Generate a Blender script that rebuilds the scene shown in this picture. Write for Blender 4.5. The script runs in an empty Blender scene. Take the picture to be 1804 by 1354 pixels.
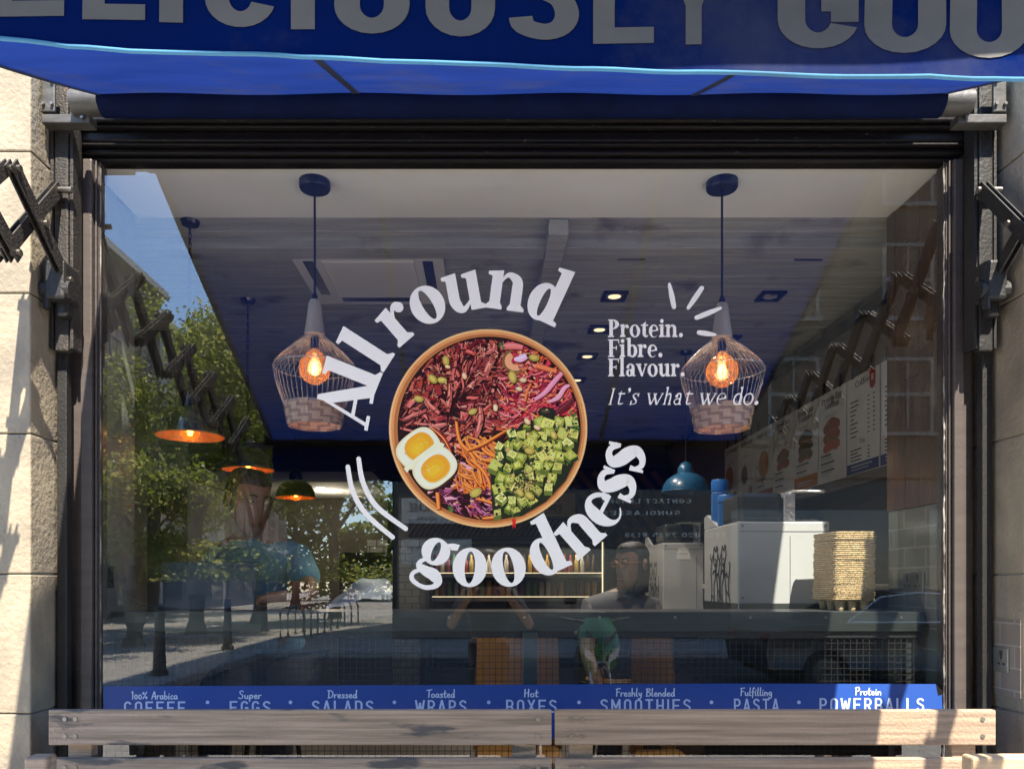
import bpy, bmesh, math, random
from mathutils import Vector, Matrix
R = math.radians
rnd = random.Random(7)
sc = bpy.context.scene
COL = sc.collection

# ------------------------------------------------------------ camera
E = 1.45                       # eye height above the pavement
D = 2.85                       # distance from the lens to the window glass
F = 1355.0; VX, VY = 855.0, 1025.0   # focal length and foot of the perpendicular, px of the 1804 x 1354 photo
cam_d = bpy.data.cameras.new('camera'); cam = bpy.data.objects.new('camera', cam_d); COL.objects.link(cam)
cam.location = (0, -D, E); cam.rotation_euler = (R(90), 0, 0)
cam_d.sensor_width = 36.0; cam_d.lens = 36.0*F/1804
cam_d.shift_x = (902-VX)/1804; cam_d.shift_y = (VY-677)/1804
cam_d.clip_start = 0.01; cam_d.clip_end = 600
sc.camera = cam
# ------------------------------------------------------------ sky, sun, exposure
SUN = Vector((0.27, -1.0, 1.60)).normalized()     # direction towards the sun
w = bpy.data.worlds.new('World'); sc.world = w; w.use_nodes = True
nt = w.node_tree
sky = nt.nodes.new('ShaderNodeTexSky'); sky.sky_type = 'NISHITA'; sky.sun_disc = False
sky.sun_elevation = math.asin(SUN.z); sky.sun_rotation = math.atan2(SUN.x, SUN.y)
sky.air_density = 1.0; sky.dust_density = 0.1; sky.ozone_density = 4.0
nt.links.new(sky.outputs[0], nt.nodes['Background'].inputs[0])
nt.nodes['Background'].inputs[1].default_value = 0.11
sd = bpy.data.lights.new('sun', 'SUN'); sd.energy = 2.8; sd.angle = R(0.5); sd.color = (1.0, 0.91, 0.76)
so = bpy.data.objects.new('sun', sd); COL.objects.link(so)
so.rotation_euler = (-SUN).to_track_quat('-Z', 'Y').to_euler(); so.location = SUN*30
sc.view_settings.view_transform = 'Standard'; sc.view_settings.look = 'None'
sc.view_settings.exposure = 2.75; sc.view_settings.gamma = 1.0
sc.cycles.max_bounces = 9; sc.cycles.transparent_max_bounces = 24; sc.cycles.glossy_bounces = 4
sc.cycles.diffuse_bounces = 5
sc.cycles.sample_clamp_indirect = 6.0; sc.cycles.caustics_reflective = False; sc.cycles.caustics_refractive = False
sc.cycles.use_denoising = True

# ------------------------------------------------------------ placement helpers (real distances)
def at(px, py, dist):          # a point seen at photo pixel (px, py), `dist` metres in front of the lens
    return Vector(((px-VX)*dist/F, dist-D, E+(VY-py)*dist/F))
def mir(px, py, dist):         # the same for something seen in the glass: it stands on the street side
    return Vector(((px-VX)*dist/F, -(dist-D), E+(VY-py)*dist/F))

# ------------------------------------------------------------ materials
def lin(c): return tuple(((x/255.0)/12.92 if x/255.0 <= 0.04045 else ((x/255.0+0.055)/1.055)**2.4) for x in c[:3])
MATS = {}
def mat(name, c1, c2=None, rough=0.6, metal=0.0, scale=(8, 8, 8), bump=0.0, bscale=40.0, detail=6.0, lo=0.35, hi=0.65,
        spec=0.5, coat=0.0, emit=None, estr=0.0, c3=None, s3=3.0, t3=(0.6, 0.72), rvar=0.0):
    m = bpy.data.materials.new(name); m.use_nodes = True; n = m.node_tree.nodes; l = m.node_tree.links
    b = n['Principled BSDF']; b.inputs['Roughness'].default_value = rough; b.inputs['Metallic'].default_value = metal
    b.inputs['Specular IOR Level'].default_value = spec; b.inputs['Coat Weight'].default_value = coat
    tc = n.new('ShaderNodeTexCoord'); mp = n.new('ShaderNodeMapping'); mp.inputs['Scale'].default_value = scale
    l.new(tc.outputs['Object'], mp.inputs[0])
    if c2 is None: c2 = tuple(x*0.8 for x in c1)
    nz = n.new('ShaderNodeTexNoise'); nz.inputs['Scale'].default_value = 1.0; nz.inputs['Detail'].default_value = detail
    nz.inputs['Roughness'].default_value = 0.62
    l.new(mp.outputs[0], nz.inputs['Vector'])
    cr = n.new('ShaderNodeValToRGB'); cr.color_ramp.elements[0].position = lo; cr.color_ramp.elements[1].position = hi
    cr.color_ramp.elements[0].color = (*c1, 1); cr.color_ramp.elements[1].color = (*c2, 1)
    l.new(nz.outputs['Fac'], cr.inputs[0]); out = cr.outputs[0]
    if c3 is not None:
        n3 = n.new('ShaderNodeTexNoise');  n3.inputs['Detail'].default_value = 8
        m3 = n.new('ShaderNodeMapping'); m3.inputs['Scale'].default_value = s3 if isinstance(s3, tuple) else (s3, s3, s3); n3.inputs['Scale'].default_value = 1.0
        l.new(tc.outputs['Object'], m3.inputs[0]); l.new(m3.outputs[0], n3.inputs['Vector'])
        r3 = n.new('ShaderNodeValToRGB'); r3.color_ramp.elements[0].position = t3[0]; r3.color_ramp.elements[1].position = t3[1]
        l.new(n3.outputs['Fac'], r3.inputs[0])
        mx = n.new('ShaderNodeMixRGB'); mx.inputs[2].default_value = (*c3, 1)
        l.new(r3.outputs[0], mx.inputs[0]); l.new(out, mx.inputs[1]); out = mx.outputs[0]
    l.new(out, b.inputs['Base Color'])
    if rvar:
        mr = n.new('ShaderNodeMapRange'); mr.inputs[3].default_value = rough-rvar; mr.inputs[4].default_value = rough+rvar
        l.new(nz.outputs['Fac'], mr.inputs[0]); l.new(mr.outputs[0], b.inputs['Roughness'])
    if bump:
        n2 = n.new('ShaderNodeTexNoise'); n2.inputs['Scale'].default_value = bscale; n2.inputs['Detail'].default_value = 8
        l.new(tc.outputs['Object'], n2.inputs['Vector'])
        bp = n.new('ShaderNodeBump'); bp.inputs['Strength'].default_value = bump; bp.inputs['Distance'].default_value = 0.01
        l.new(n2.outputs['Fac'], bp.inputs['Height']); l.new(bp.outputs[0], b.inputs['Normal'])
    if emit:
        b.inputs['Emission Color'].default_value = (*emit, 1); b.inputs['Emission Strength'].default_value = estr
    MATS[name] = m; return m

def printed(name, rough=0.55):     # colours printed face by face
    m = bpy.data.materials.new(name); m.use_nodes = True; n = m.node_tree.nodes; l = m.node_tree.links
    a = n.new('ShaderNodeAttribute'); a.attribute_name = 'Col'
    l.new(a.outputs['Color'], n['Principled BSDF'].inputs['Base Color']); n['Principled BSDF'].inputs['Roughness'].default_value = rough
    n['Principled BSDF'].inputs['Specular IOR Level'].default_value = 0.3
    MATS[name] = m; return m

def brick_mat(name, c1, c2, mortar, scale, bw, bh, ms=0.02, rough=0.7, bump=0.3, axis='XZ', offset=0.5):
    m = bpy.data.materials.new(name); m.use_nodes = True; n = m.node_tree.nodes; l = m.node_tree.links
    b = n['Principled BSDF']; b.inputs['Roughness'].default_value = rough
    tc = n.new('ShaderNodeTexCoord'); sp = n.new('ShaderNodeSeparateXYZ'); cb = n.new('ShaderNodeCombineXYZ')
    l.new(tc.outputs['Object'], sp.inputs[0]); l.new(sp.outputs[axis[0]], cb.inputs[0]); l.new(sp.outputs[axis[1]], cb.inputs[1])
    br = n.new('ShaderNodeTexBrick'); br.inputs['Color1'].default_value = (*c1, 1); br.inputs['Color2'].default_value = (*c2, 1)
    br.inputs['Mortar'].default_value = (*mortar, 1); br.inputs['Scale'].default_value = scale
    br.inputs['Brick Width'].default_value = bw; br.inputs['Row Height'].default_value = bh; br.inputs['Mortar Size'].default_value = ms
    br.offset = offset
    l.new(cb.outputs[0], br.inputs['Vector'])
    nz = n.new('ShaderNodeTexNoise'); nz.inputs['Scale'].default_value = 3.0; nz.inputs['Detail'].default_value = 8
    l.new(tc.outputs['Object'], nz.inputs['Vector'])
    mx = n.new('ShaderNodeMixRGB'); mx.blend_type = 'MULTIPLY'; mx.inputs[0].default_value = 0.6
    l.new(br.outputs['Color'], mx.inputs[1]); l.new(nz.outputs['Fac'], mx.inputs[2]); l.new(mx.outputs[0], b.inputs['Base Color'])
    bp = n.new('ShaderNodeBump'); bp.inputs['Strength'].default_value = bump; bp.inputs['Distance'].default_value = 0.004; bp.invert = True
    l.new(br.outputs['Fac'], bp.inputs['Height']); l.new(bp.outputs[0], b.inputs['Normal'])
    MATS[name] = m; return m

# ------------------------------------------------------------ mesh collecting
class MB:
    def __init__(s, off=(0, 0, 0)): s.v = []; s.f = []; s.c = []; s.off = Vector(off)
    def face(s, pts, col=None):
        i = len(s.v); s.v += [tuple(p) for p in pts]; s.f.append(tuple(range(i, i+len(pts)))); s.c.append(col)
    def grid(s, rows, closed=False, col=None):       # rows of equal-length point lists joined into quads
        i = len(s.v); n = len(rows[0])
        for r in rows: s.v += [tuple(p) for p in r]
        for a in range(len(rows)-1):
            for k in range(n if closed else n-1):
                k2 = (k+1) % n
                s.f.append((i+a*n+k, i+a*n+k2, i+(a+1)*n+k2, i+(a+1)*n+k)); s.c.append(col)
        return i
    def box(s, c, d, M=None, col=None):
        x, y, z = d[0]/2, d[1]/2, d[2]/2; c = Vector(c)
        P = [Vector(p) for p in ((-x,-y,-z),(x,-y,-z),(x,y,-z),(-x,y,-z),(-x,-y,z),(x,-y,z),(x,y,z),(-x,y,z))]
        if M: P = [M @ p for p in P]
        i = len(s.v); s.v += [tuple(p+c) for p in P]
        for f in ((0,3,2,1),(4,5,6,7),(0,1,5,4),(1,2,6,5),(2,3,7,6),(3,0,4,7)): s.f.append(tuple(i+k for k in f)); s.c.append(col)
    def bx(s, a, b): s.box([(a[k]+b[k])/2 for k in range(3)], [abs(b[k]-a[k]) for k in range(3)])
    def cbox(s, c, d, b=0.004, M=None):               # box with chamfered edges
        x, y, z = d[0]/2, d[1]/2, d[2]/2; b = min(b, x*.9, y*.9, z*.9); c = Vector(c)
        bm = bmesh.new(); bmesh.ops.create_cube(bm, size=1)
        for v in bm.verts: v.co = Vector((v.co.x*d[0], v.co.y*d[1], v.co.z*d[2]))
        bmesh.ops.bevel(bm, geom=bm.edges[:], offset=b, segments=2, profile=0.5, affect='EDGES')
        i = len(s.v); bm.verts.index_update()
        for v in bm.verts: s.v.append(tuple((M @ v.co if M else v.co)+c))
        for f in bm.faces: s.f.append(tuple(i+v.index for v in f.verts)); s.c.append(None)
        bm.free()
    def tube(s, pts, r, n=8, cap=True, closed=False):
        pts = [Vector(p) for p in pts]; m = len(pts); rr = r if isinstance(r, (list, tuple)) else [r]*m
        rows = []; up = Vector((0, 0, 1))
        for k, p in enumerate(pts):
            a = pts[k-1] if (k > 0 or closed) else p; b = pts[(k+1) % m] if (k < m-1 or closed) else p
            t = (b-a).normalized(); u = up.cross(t)
            if u.length < 1e-3: u = Vector((1, 0, 0)).cross(t)
            u.normalize(); v = t.cross(u)
            rows.append([p + (u*math.cos(2*math.pi*j/n)+v*math.sin(2*math.pi*j/n))*rr[k] for j in range(n)])
        if closed: rows.append(rows[0])
        i = s.grid(rows, True)
        if cap and not closed:
            s.f.append(tuple(i+k for k in reversed(range(n)))); s.c.append(None)
            j = i+(len(rows)-1)*n; s.f.append(tuple(j+k for k in range(n))); s.c.append(None)
    def lathe(s, c, prof, n=24, M=None, a0=0, a1=2*math.pi):   # prof = [(r, z), ...]
        c = Vector(c); full = abs(a1-a0-2*math.pi) < 1e-6; m = n if full else n+1; rows = []
        for r, z in prof:
            row = []
            for k in range(m):
                a = a0+(a1-a0)*k/n; p = Vector((r*math.cos(a), r*math.sin(a), z))
                row.append((M @ p if M else p)+c)
            rows.append(row)
        s.grid(rows, full)
    def prism(s, poly, a, b, M=None):                # poly in local xy, extruded a..b in z, then M
        n = len(poly); P = [Vector((x, y, a)) for x, y in poly]+[Vector((x, y, b)) for x, y in poly]
        if M: P = [M @ p for p in P]
        i = len(s.v); s.v += [tuple(p) for p in P]
        s.f.append(tuple(i+k for k in reversed(range(n)))); s.f.append(tuple(i+n+k for k in range(n))); s.c += [None]*2
        for k in range(n): s.f.append((i+k, i+(k+1) % n, i+n+(k+1) % n, i+n+k)); s.c.append(None)
    def build(s, name, m, parent=None, smooth=False, loc=None):
        me = bpy.data.meshes.new(name)
        o = Vector(loc) if loc is not None else Vector((0, 0, 0))
        me.from_pydata([tuple(Vector(v)-o) for v in s.v], [], s.f); me.update()
        if any(c is not None for c in s.c):
            at_ = me.color_attributes.new('Col', 'FLOAT_COLOR', 'CORNER')
            k = 0; buf = []
            for f, c in zip(s.f, s.c):
                buf += list((*(c or (1, 1, 1)), 1))*len(f)
            at_.data.foreach_set('color', buf)
        if smooth:
            me.polygons.foreach_set('use_smooth', [True]*len(me.polygons))
        ob = bpy.data.objects.new(name, me); COL.objects.link(ob)
        me.materials.append(MATS[m] if isinstance(m, str) else m)
        if smooth and smooth != 'all':
            me.set_sharp_from_angle(angle=R(40))
        if parent is not None:
            ob.parent = parent; W_ = Vector((0, 0, 0)); p_ = parent
            while p_ is not None: W_ += p_.location; p_ = p_.parent
            ob.location = o - W_
        else: ob.location = o
        return ob

def empty(name, loc, label=None, cat=None, group=None):
    o = bpy.data.objects.new(name, None); COL.objects.link(o); o.location = loc; o.empty_display_size = 0.1
    if label: tag(o, label, cat, group)
    return o
def tag(o, label=None, cat=None, group=None, kind=None):
    if label: o['label'] = label
    if cat: o['category'] = cat
    if group: o['group'] = group
    if kind: o['kind'] = kind
    return o
def struct(o, label=None): o['kind'] = 'structure'; return o
def kids(o): return [c for c in COL.objects if c.parent == o]
def copy_tree(o, parent=None):
    c = o.copy(); COL.objects.link(c)
    if parent is not None: c.parent = parent
    for ch in kids(o): copy_tree(ch, c)
    return c

# ------------------------------------------------------------ 2D drawing (for print, vinyl and lettering)
def catmull(P, k=6):
    P = [tuple(p) for p in P]; n = len(P); out = []
    if n < 3: return P
    for i in range(n-1):
        p0 = P[max(i-1, 0)]; p1 = P[i]; p2 = P[i+1]; p3 = P[min(i+2, n-1)]
        for j in range(k):
            t = j/k
            out.append(tuple(0.5*((2*b)+(-a+c)*t+(2*a-5*b+4*c-d)*t*t+(-a+3*b-3*c+d)*t*t*t) for a, b, c, d in zip(p0, p1, p2, p3)))
    out.append(P[-1]); return out
def stroke(P, w=None, smooth=True, k=6, capr=False):   # points (x, y[, w]) -> polygons
    P = [(p[0], p[1], (p[2] if len(p) > 2 else w)) for p in P]
    if smooth: P = catmull(P, k)
    L = []; Rr = []
    for i, p in enumerate(P):
        a = P[max(i-1, 0)]; b = P[min(i+1, len(P)-1)]
        dx, dy = b[0]-a[0], b[1]-a[1]; l = math.hypot(dx, dy) or 1e-9; nx, ny = -dy/l, dx/l
        L.append((p[0]+nx*p[2]/2, p[1]+ny*p[2]/2)); Rr.append((p[0]-nx*p[2]/2, p[1]-ny*p[2]/2))
    polys = [[Rr[i], Rr[i+1], L[i+1], L[i]] for i in range(len(P)-1)]
    if capr:
        for p in (P[0], P[-1]): polys.append(circ(p[0], p[1], p[2]/2, 10))
    return polys
def circ(x, y, r, n=16, ry=None, rot=0.0):
    ry = r if ry is None else ry; c, s = math.cos(rot), math.sin(rot); o = []
    for i in range(n):
        a = 2*math.pi*i/n; u, v = r*math.cos(a), ry*math.sin(a); o.append((x+u*c-v*s, y+u*s+v*c))
    return o
def ring(cx, cy, rx, ry, ix, iy, a0=0, a1=360, n=28, ox=0, oy=0, rot=0.0):
    out = []; n = max(4, int(n*abs(a1-a0)/360)); c, s = math.cos(rot), math.sin(rot)
    def P(rx, ry, a, ox, oy):
        u, v = ox+rx*math.cos(a), oy+ry*math.sin(a); return (cx+u*c-v*s, cy+u*s+v*c)
    for i in range(n):
        a = R(a0+(a1-a0)*i/n); b = R(a0+(a1-a0)*(i+1)/n)
        out.append([P(ix, iy, a, ox, oy), P(rx, ry, a, 0, 0), P(rx, ry, b, 0, 0), P(ix, iy, b, ox, oy)])
    return out
def rect(x0, y0, x1, y1): return [(x0, y0), (x1, y0), (x1, y1), (x0, y1)]

class Flat:                    # thin printed sheet: layers a few microns apart on a real plane
    def __init__(s, o, u, v, step=1.2e-6):
        s.o = Vector(o); s.u = Vector(u); s.v = Vector(v); s.n = s.u.cross(s.v).normalized(); s.k = 0; s.step = step; s.mb = {}
    def poly(s, pts, col=(0.8, 0.8, 0.8), part='main', lift=True):
        if lift: s.k += 1
        m = s.mb.setdefault(part, MB())
        a = sum(pts[i][0]*pts[(i+1) % len(pts)][1]-pts[(i+1) % len(pts)][0]*pts[i][1] for i in range(len(pts)))
        if abs(a) < 1e-14: return
        if a < 0: pts = list(reversed(pts))
        m.face([s.o+s.u*p[0]+s.v*p[1]+s.n*(s.k*s.step) for p in pts], col)
    def polys(s, L, col, part='main', each=False):
        s.k += 1
        for p in L: s.poly(p, col, part, lift=each)
# ------------------------------------------------------------ lettering drawn as outlines
def serif(ch, S=0.14, H=0.04, sf=0.045):      # heavy old-style serif; x-height 0.48, cap 0.68; returns (polys, advance)
    X = 0.48; C = 0.68; A = 0.73; o = 0.055; p = []
    def stem(x, y0, y1): p.append(rect(x, y0, x+S, y1))
    def foot(x, y=0.0, l=o, r=o, up=False):
        d = -1 if up else 1
        p.append(rect(x-l, min(y, y+d*sf), x+S+r, max(y, y+d*sf)))
        p.append([(x-l*.9, y+d*sf*.9), (x+S+r*.9, y+d*sf*.9), (x+S, y+d*(sf+.04)), (x, y+d*(sf+.04))])
    def flag(x, y):            # wedge at the top left of a stem
        p.append([(x-o*1.15, y-.052), (x+S*.5, y-.085), (x+S, y-.03), (x+S, y+.02), (x-o*1.15, y-.01)])
    if ch == ' ': return [], 0.22
    if ch == '.': p.append(circ(.12, .075, .085)); return p, .24
    if ch == "'": p += [circ(.1, .64, .06), ]; p += stroke([(.14, .62, .06), (.13, .55, .05), (.07, .50, .015)]); return p, .2
    if ch == 'l': stem(.06, 0, A); foot(.06); flag(.06, A); return p, .27
    if ch == 'i': stem(.06, 0, X); foot(.06); flag(.06, X); p.append(circ(.06+S/2, .62, .08)); return p, .27
    if ch in 'nhm':
        top = X if ch != 'h' else A
        stem(.06, 0, top-.02); foot(.06, r=.035); flag(.06, top)
        xs = [.06] if ch != 'm' else [.06, .06+S+.15]
        for x in xs:
            q = x+S+.15
            p += stroke([(x+S-.03, .33, .03), (x+S+.045, .43, .05), (x+S+.12, .445, .085), (q+S*.42, .38, S*.9), (q+S/2, .28, S), (q+S/2, .2, S)])
            stem(q, 0, .22); foot(q, l=.035, r=.035 if x != xs[-1] else o)
        return p, xs[-1]+.15+2*S+.08
    if ch == 'u':
        stem(.06, .18, X); flag(.06, X); q = .06+S+.145
        p += stroke([(.06+S/2, .22, S), (.06+S*.55, .13, S), (.06+S*.9, .05, S*.8), (.06+S+.05, .03, .075), (q-.02, .09, .045), (q+.03, .15, .03)])
        stem(q, 0, X-.02); flag(q, X); p.append([(q+S, 0), (q+S+.06, 0), (q+S+.06, .045), (q+S, .08)])
        return p, q+S+.08
    if ch in 'dqbp':
        cx = .225; q = .30
        if ch in 'dq':
            p += ring(cx, .235, .20, .25, .2-S*.92, .19, ox=.015)
            if ch == 'd': stem(q, .02, A); flag(q, A); p.append([(q, 0), (q+S+.06, 0.0), (q+S+.06, .05), (q, .12)])
            return p, q+S+.07
        q = .07
        p += ring(q+.215, .235, .205, .25, .205-S*.92, .19, ox=-.015)
        if ch == 'b': stem(q, .03, A); flag(q, A)
        else: stem(q, -.2, X-.02); flag(q, X); foot(q, -.22)
        return p, .5
    if ch == 'o': p += ring(.245, .235, .225, .252, .225-S*.98, .205, rot=R(4)); return p, .49
    if ch in 'ec':
        a1 = 318 if ch == 'e' else 310; a0 = 8 if ch == 'e' else 40
        n = 26
        for i in range(n):
            def P(t):
                a = R(a0+(a1-a0)*t); th = S*(0.42+.62*max(0, math.sin(math.pi*min(1, max(0, (t-.08)/.8)))))
                if t > .8: th *= max(.18, 1-(t-.8)*3.6)
                rx, ry = .205, .25
                thx, thy = th*1.0, th*.5
                return (.225+rx*math.cos(a), .235+ry*math.sin(a)), (.225+(rx-thx)*math.cos(a), .235+(ry-thy)*math.sin(a))
            o0, i0 = P(i/n); o1, i1 = P((i+1)/n); p.append([i0, o0, o1, i1])
        if ch == 'e':
            p.append([(.1, .2), (.425, .245), (.43, .295), (.1, .25)])
            p.append([(.33, .26), (.43, .27), (.41, .37), (.33, .33)])
        else: p.append(circ(.34, .36, .08))
        return p, .45
    if ch == 's':
        k = S/.14
        p += stroke([(.33, .37, .07*k), (.27, .445, .065*k), (.18, .455, .075*k), (.105, .385, .12*k), (.16, .29, .15*k), (.245, .215, .155*k), (.30, .12, .12*k), (.23, .035, .08*k), (.13, .02, .06*k), (.07, .09, .05*k)])
        p.append([(.30, .33), (.355, .33), (.355, .485), (.32, .485)]); p.append([(.04, -.015), (.075, -.015), (.11, .16), (.04, .165)])
        return p, .41
    if ch == 'g':
        p += ring(.22, .315, .185, .175, .185-S*.85, .13)
        p += stroke([(.31, .42, .05), (.38, .46, .06), (.43, .47, .07)]); p.append([(.37, .40), (.47, .43), (.475, .51), (.41, .50)])
        p += stroke([(.13, .175, .05), (.085, .12, .06), (.10, .065, .09), (.2, .04, S*.8), (.31, .03, S*.95), (.385, -.03, S*.75), (.37, -.10, .07), (.28, -.155, .06), (.18, -.16, .055), (.08, -.13, .06), (.05, -.07, .055), (.08, -.01, .05), (.14, .03, .05)])
        return p, .48
    if ch == 'r':
        stem(.06, 0, X-.02); foot(.06); flag(.06, X)
        p += stroke([(.06+S-.02, .32, .03), (.06+S+.03, .41, .05), (.06+S+.09, .445, .08), (.06+S+.14, .43, .1)]); p.append(circ(.06+S+.13, .40, .068))
        return p, .41
    if ch == 't':
        stem(.09, .1, X+.02); p.append([(.09, X), (.09+S, X), (.09+S, X+.13)]); p.append(rect(.02, X-.05, .33, X))
        p += stroke([(.09+S/2, .14, S), (.09+S*.6, .06, S*.85), (.09+S+.03, .025, .06), (.33, .07, .03)]); return p, .34
    if ch == 'f':
        stem(.07, 0, .58); foot(.07); p.append(rect(.01, X-.05, .31, X))
        p += stroke([(.07+S/2, .56, S), (.07+S*.6, .66, S*.8), (.07+S+.04, .7, .06), (.3, .66, .06)]); p.append(circ(.29, .645, .055)); return p, .31
    if ch == 'a':
        q = .27; stem(q, .06, .32)
        p += stroke([(.10, .36, .1), (.15, .44, .06), (.24, .455, .07), (q+S*.5, .39, S*.8), (q+S/2, .3, S)]); p.append(circ(.115, .36, .065))
        p += ring(.19, .135, .155, .145, .155-S*.85, .095); p.append([(.2, .23), (q+.02, .28), (q+.02, .235), (.2, .2)])
        p += stroke([(q+S/2, .1, S), (q+S*.7, .03, .07), (q+S+.06, .03, .03)]); return p, .47
    if ch in 'vwy':
        def vee(x):
            p.append([(x, X), (x+S*1.15, X), (x+.29, 0), (x+.2, 0)]); p.append([(x+.40, X), (x+.44, X), (x+.27, 0), (x+.22, .02)])
        vee(.03)
        if ch == 'w': vee(.30)
        p.append(rect(0, X-sf, .03+S+.08, X)); e = .03 if ch != 'w' else .3
        p.append(rect(e+.33, X-sf, e+.48, X))
        if ch == 'y': p += stroke([(.26, .03, .045), (.2, -.12, .05), (.12, -.17, .07), (.07, -.15, .09)])
        return p, e+.47
    if ch == 'k':
        stem(.06, 0, A); foot(.06, r=.03); flag(.06, A)
        p.append([(.06+S, .19), (.38, X-.02), (.44, X), (.06+S, .26)]); p.append([(.06+S, .24), (.28, .32), (.5, 0), (.32, 0)])
        p.append(rect(.3, X-sf, .49, X)); p.append(rect(.29, 0, .53, sf)); return p, .53
    if ch == 'A':
        p.append([(.04, .03), (.095, .03), (.37, .70), (.31, .66)]); p.append([(.30, .71), (.37, .71), (.65, .03), (.46, .03), (.29, .50)])
        p.append(rect(.14, .2, .5, .245)); p.append(rect(-.01, 0, .2, sf)); p.append(rect(.38, 0, .71, sf)); return p, .71
    if ch in 'PFEBTHLCSMIR':
        St = S*1.12; x = .08
        def cs(x0, x1, y): p.append(rect(x0, y, x1, y+sf))
        if ch in 'PFEBLHIR': p.append(rect(x, 0, x+St, C)); cs(x-.06, x+St+.06, 0 if ch not in 'EBL' else 0); cs(x-.06, x+St+.04, C-sf)
        if ch in 'PR':
            p += ring(x+St, .49, .26, .19, .26-St*1.05, .145, -90, 90); p.append(rect(x+St-.02, C-sf, x+St+.02, C))
            if ch == 'R': p.append([(x+St+.02, .3), (x+St+.16, .3), (x+St+.34, 0), (x+St+.16, 0)]); cs(x+St+.14, x+St+.38, 0)
            return p, .53 if ch == 'P' else .62
        if ch == 'B':
            p += ring(x+St, .515, .2, .165, .2-St, .12, -90, 90); p += ring(x+St, .185, .25, .185, .25-St, .14, -90, 90); return p, .53
        if ch in 'FE':
            p.append(rect(x+St, C-sf, .5, C)); p.append([(.45, C-sf), (.5, C-sf), (.5, C-.16), (.48, C-.16)])
            p.append(rect(x+St, .33, .40, .33+sf)); p.append(rect(.37, .26, .40, .44))
            if ch == 'E': p.append(rect(x+St, 0, .52, sf)); p.append([(.45, sf), (.5, .17), (.53, .17), (.52, sf)])
            return p, .52
        if ch == 'L': p.append(rect(x+St, 0, .48, sf)); p.append([(.42, sf), (.48, .17), (.5, .17), (.49, sf)]); return p, .5
        if ch == 'T':
            p.append(rect(.22, 0, .22+St, C)); cs(.14, .3+St, 0); p.append(rect(.0, C-sf, .6, C)); p.append([(0, C-sf), (0, C-.17), (.02, C-.17), (.07, C-sf)]); p.append([(.6, C-sf), (.6, C-.17), (.58, C-.17), (.53, C-sf)]); return p, .6
        if ch == 'H': p.append(rect(.45, 0, .45+St, C)); cs(.38, .51+St, 0); cs(.38, .51+St, C-sf); p.append(rect(x+St, .32, .45, .32+sf)); return p, .7
        if ch == 'I': return p, .32
        if ch == 'C': p += ring(.33, .34, .3, .355, .3-St, .3, 45, 315); p.append([(.5, .44), (.54, .44), (.54, .69), (.5, .62)]); return p, .58
        if ch == 'S':
            k = S/.14; p += stroke([(.42, .5, .06*k), (.36, .62, .06*k), (.25, .65, .07*k), (.12, .56, .13*k), (.18, .42, .17*k), (.32, .29, .18*k), (.38, .15, .14*k), (.27, .03, .08*k), (.14, .04, .06*k), (.05, .16, .05*k)]); p.append(rect(.4, .48, .44, .69)); p.append(rect(.03, 0, .07, .2)); return p, .48
        if ch == 'M':
            p.append(rect(.1, 0, .14, C)); p.append(rect(.62, 0, .62+St, C)); p.append([(.1, C), (.1+St, C), (.46, .1), (.38, .02)]); p.append([(.64, C), (.64, C-.12), (.42, .02), (.38, .02)]); cs(.02, .22, 0); cs(.55, .7+St, 0); cs(.04, .2, C-sf); cs(.62, .7+St, C-sf); return p, .86
    return p, .4

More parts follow.
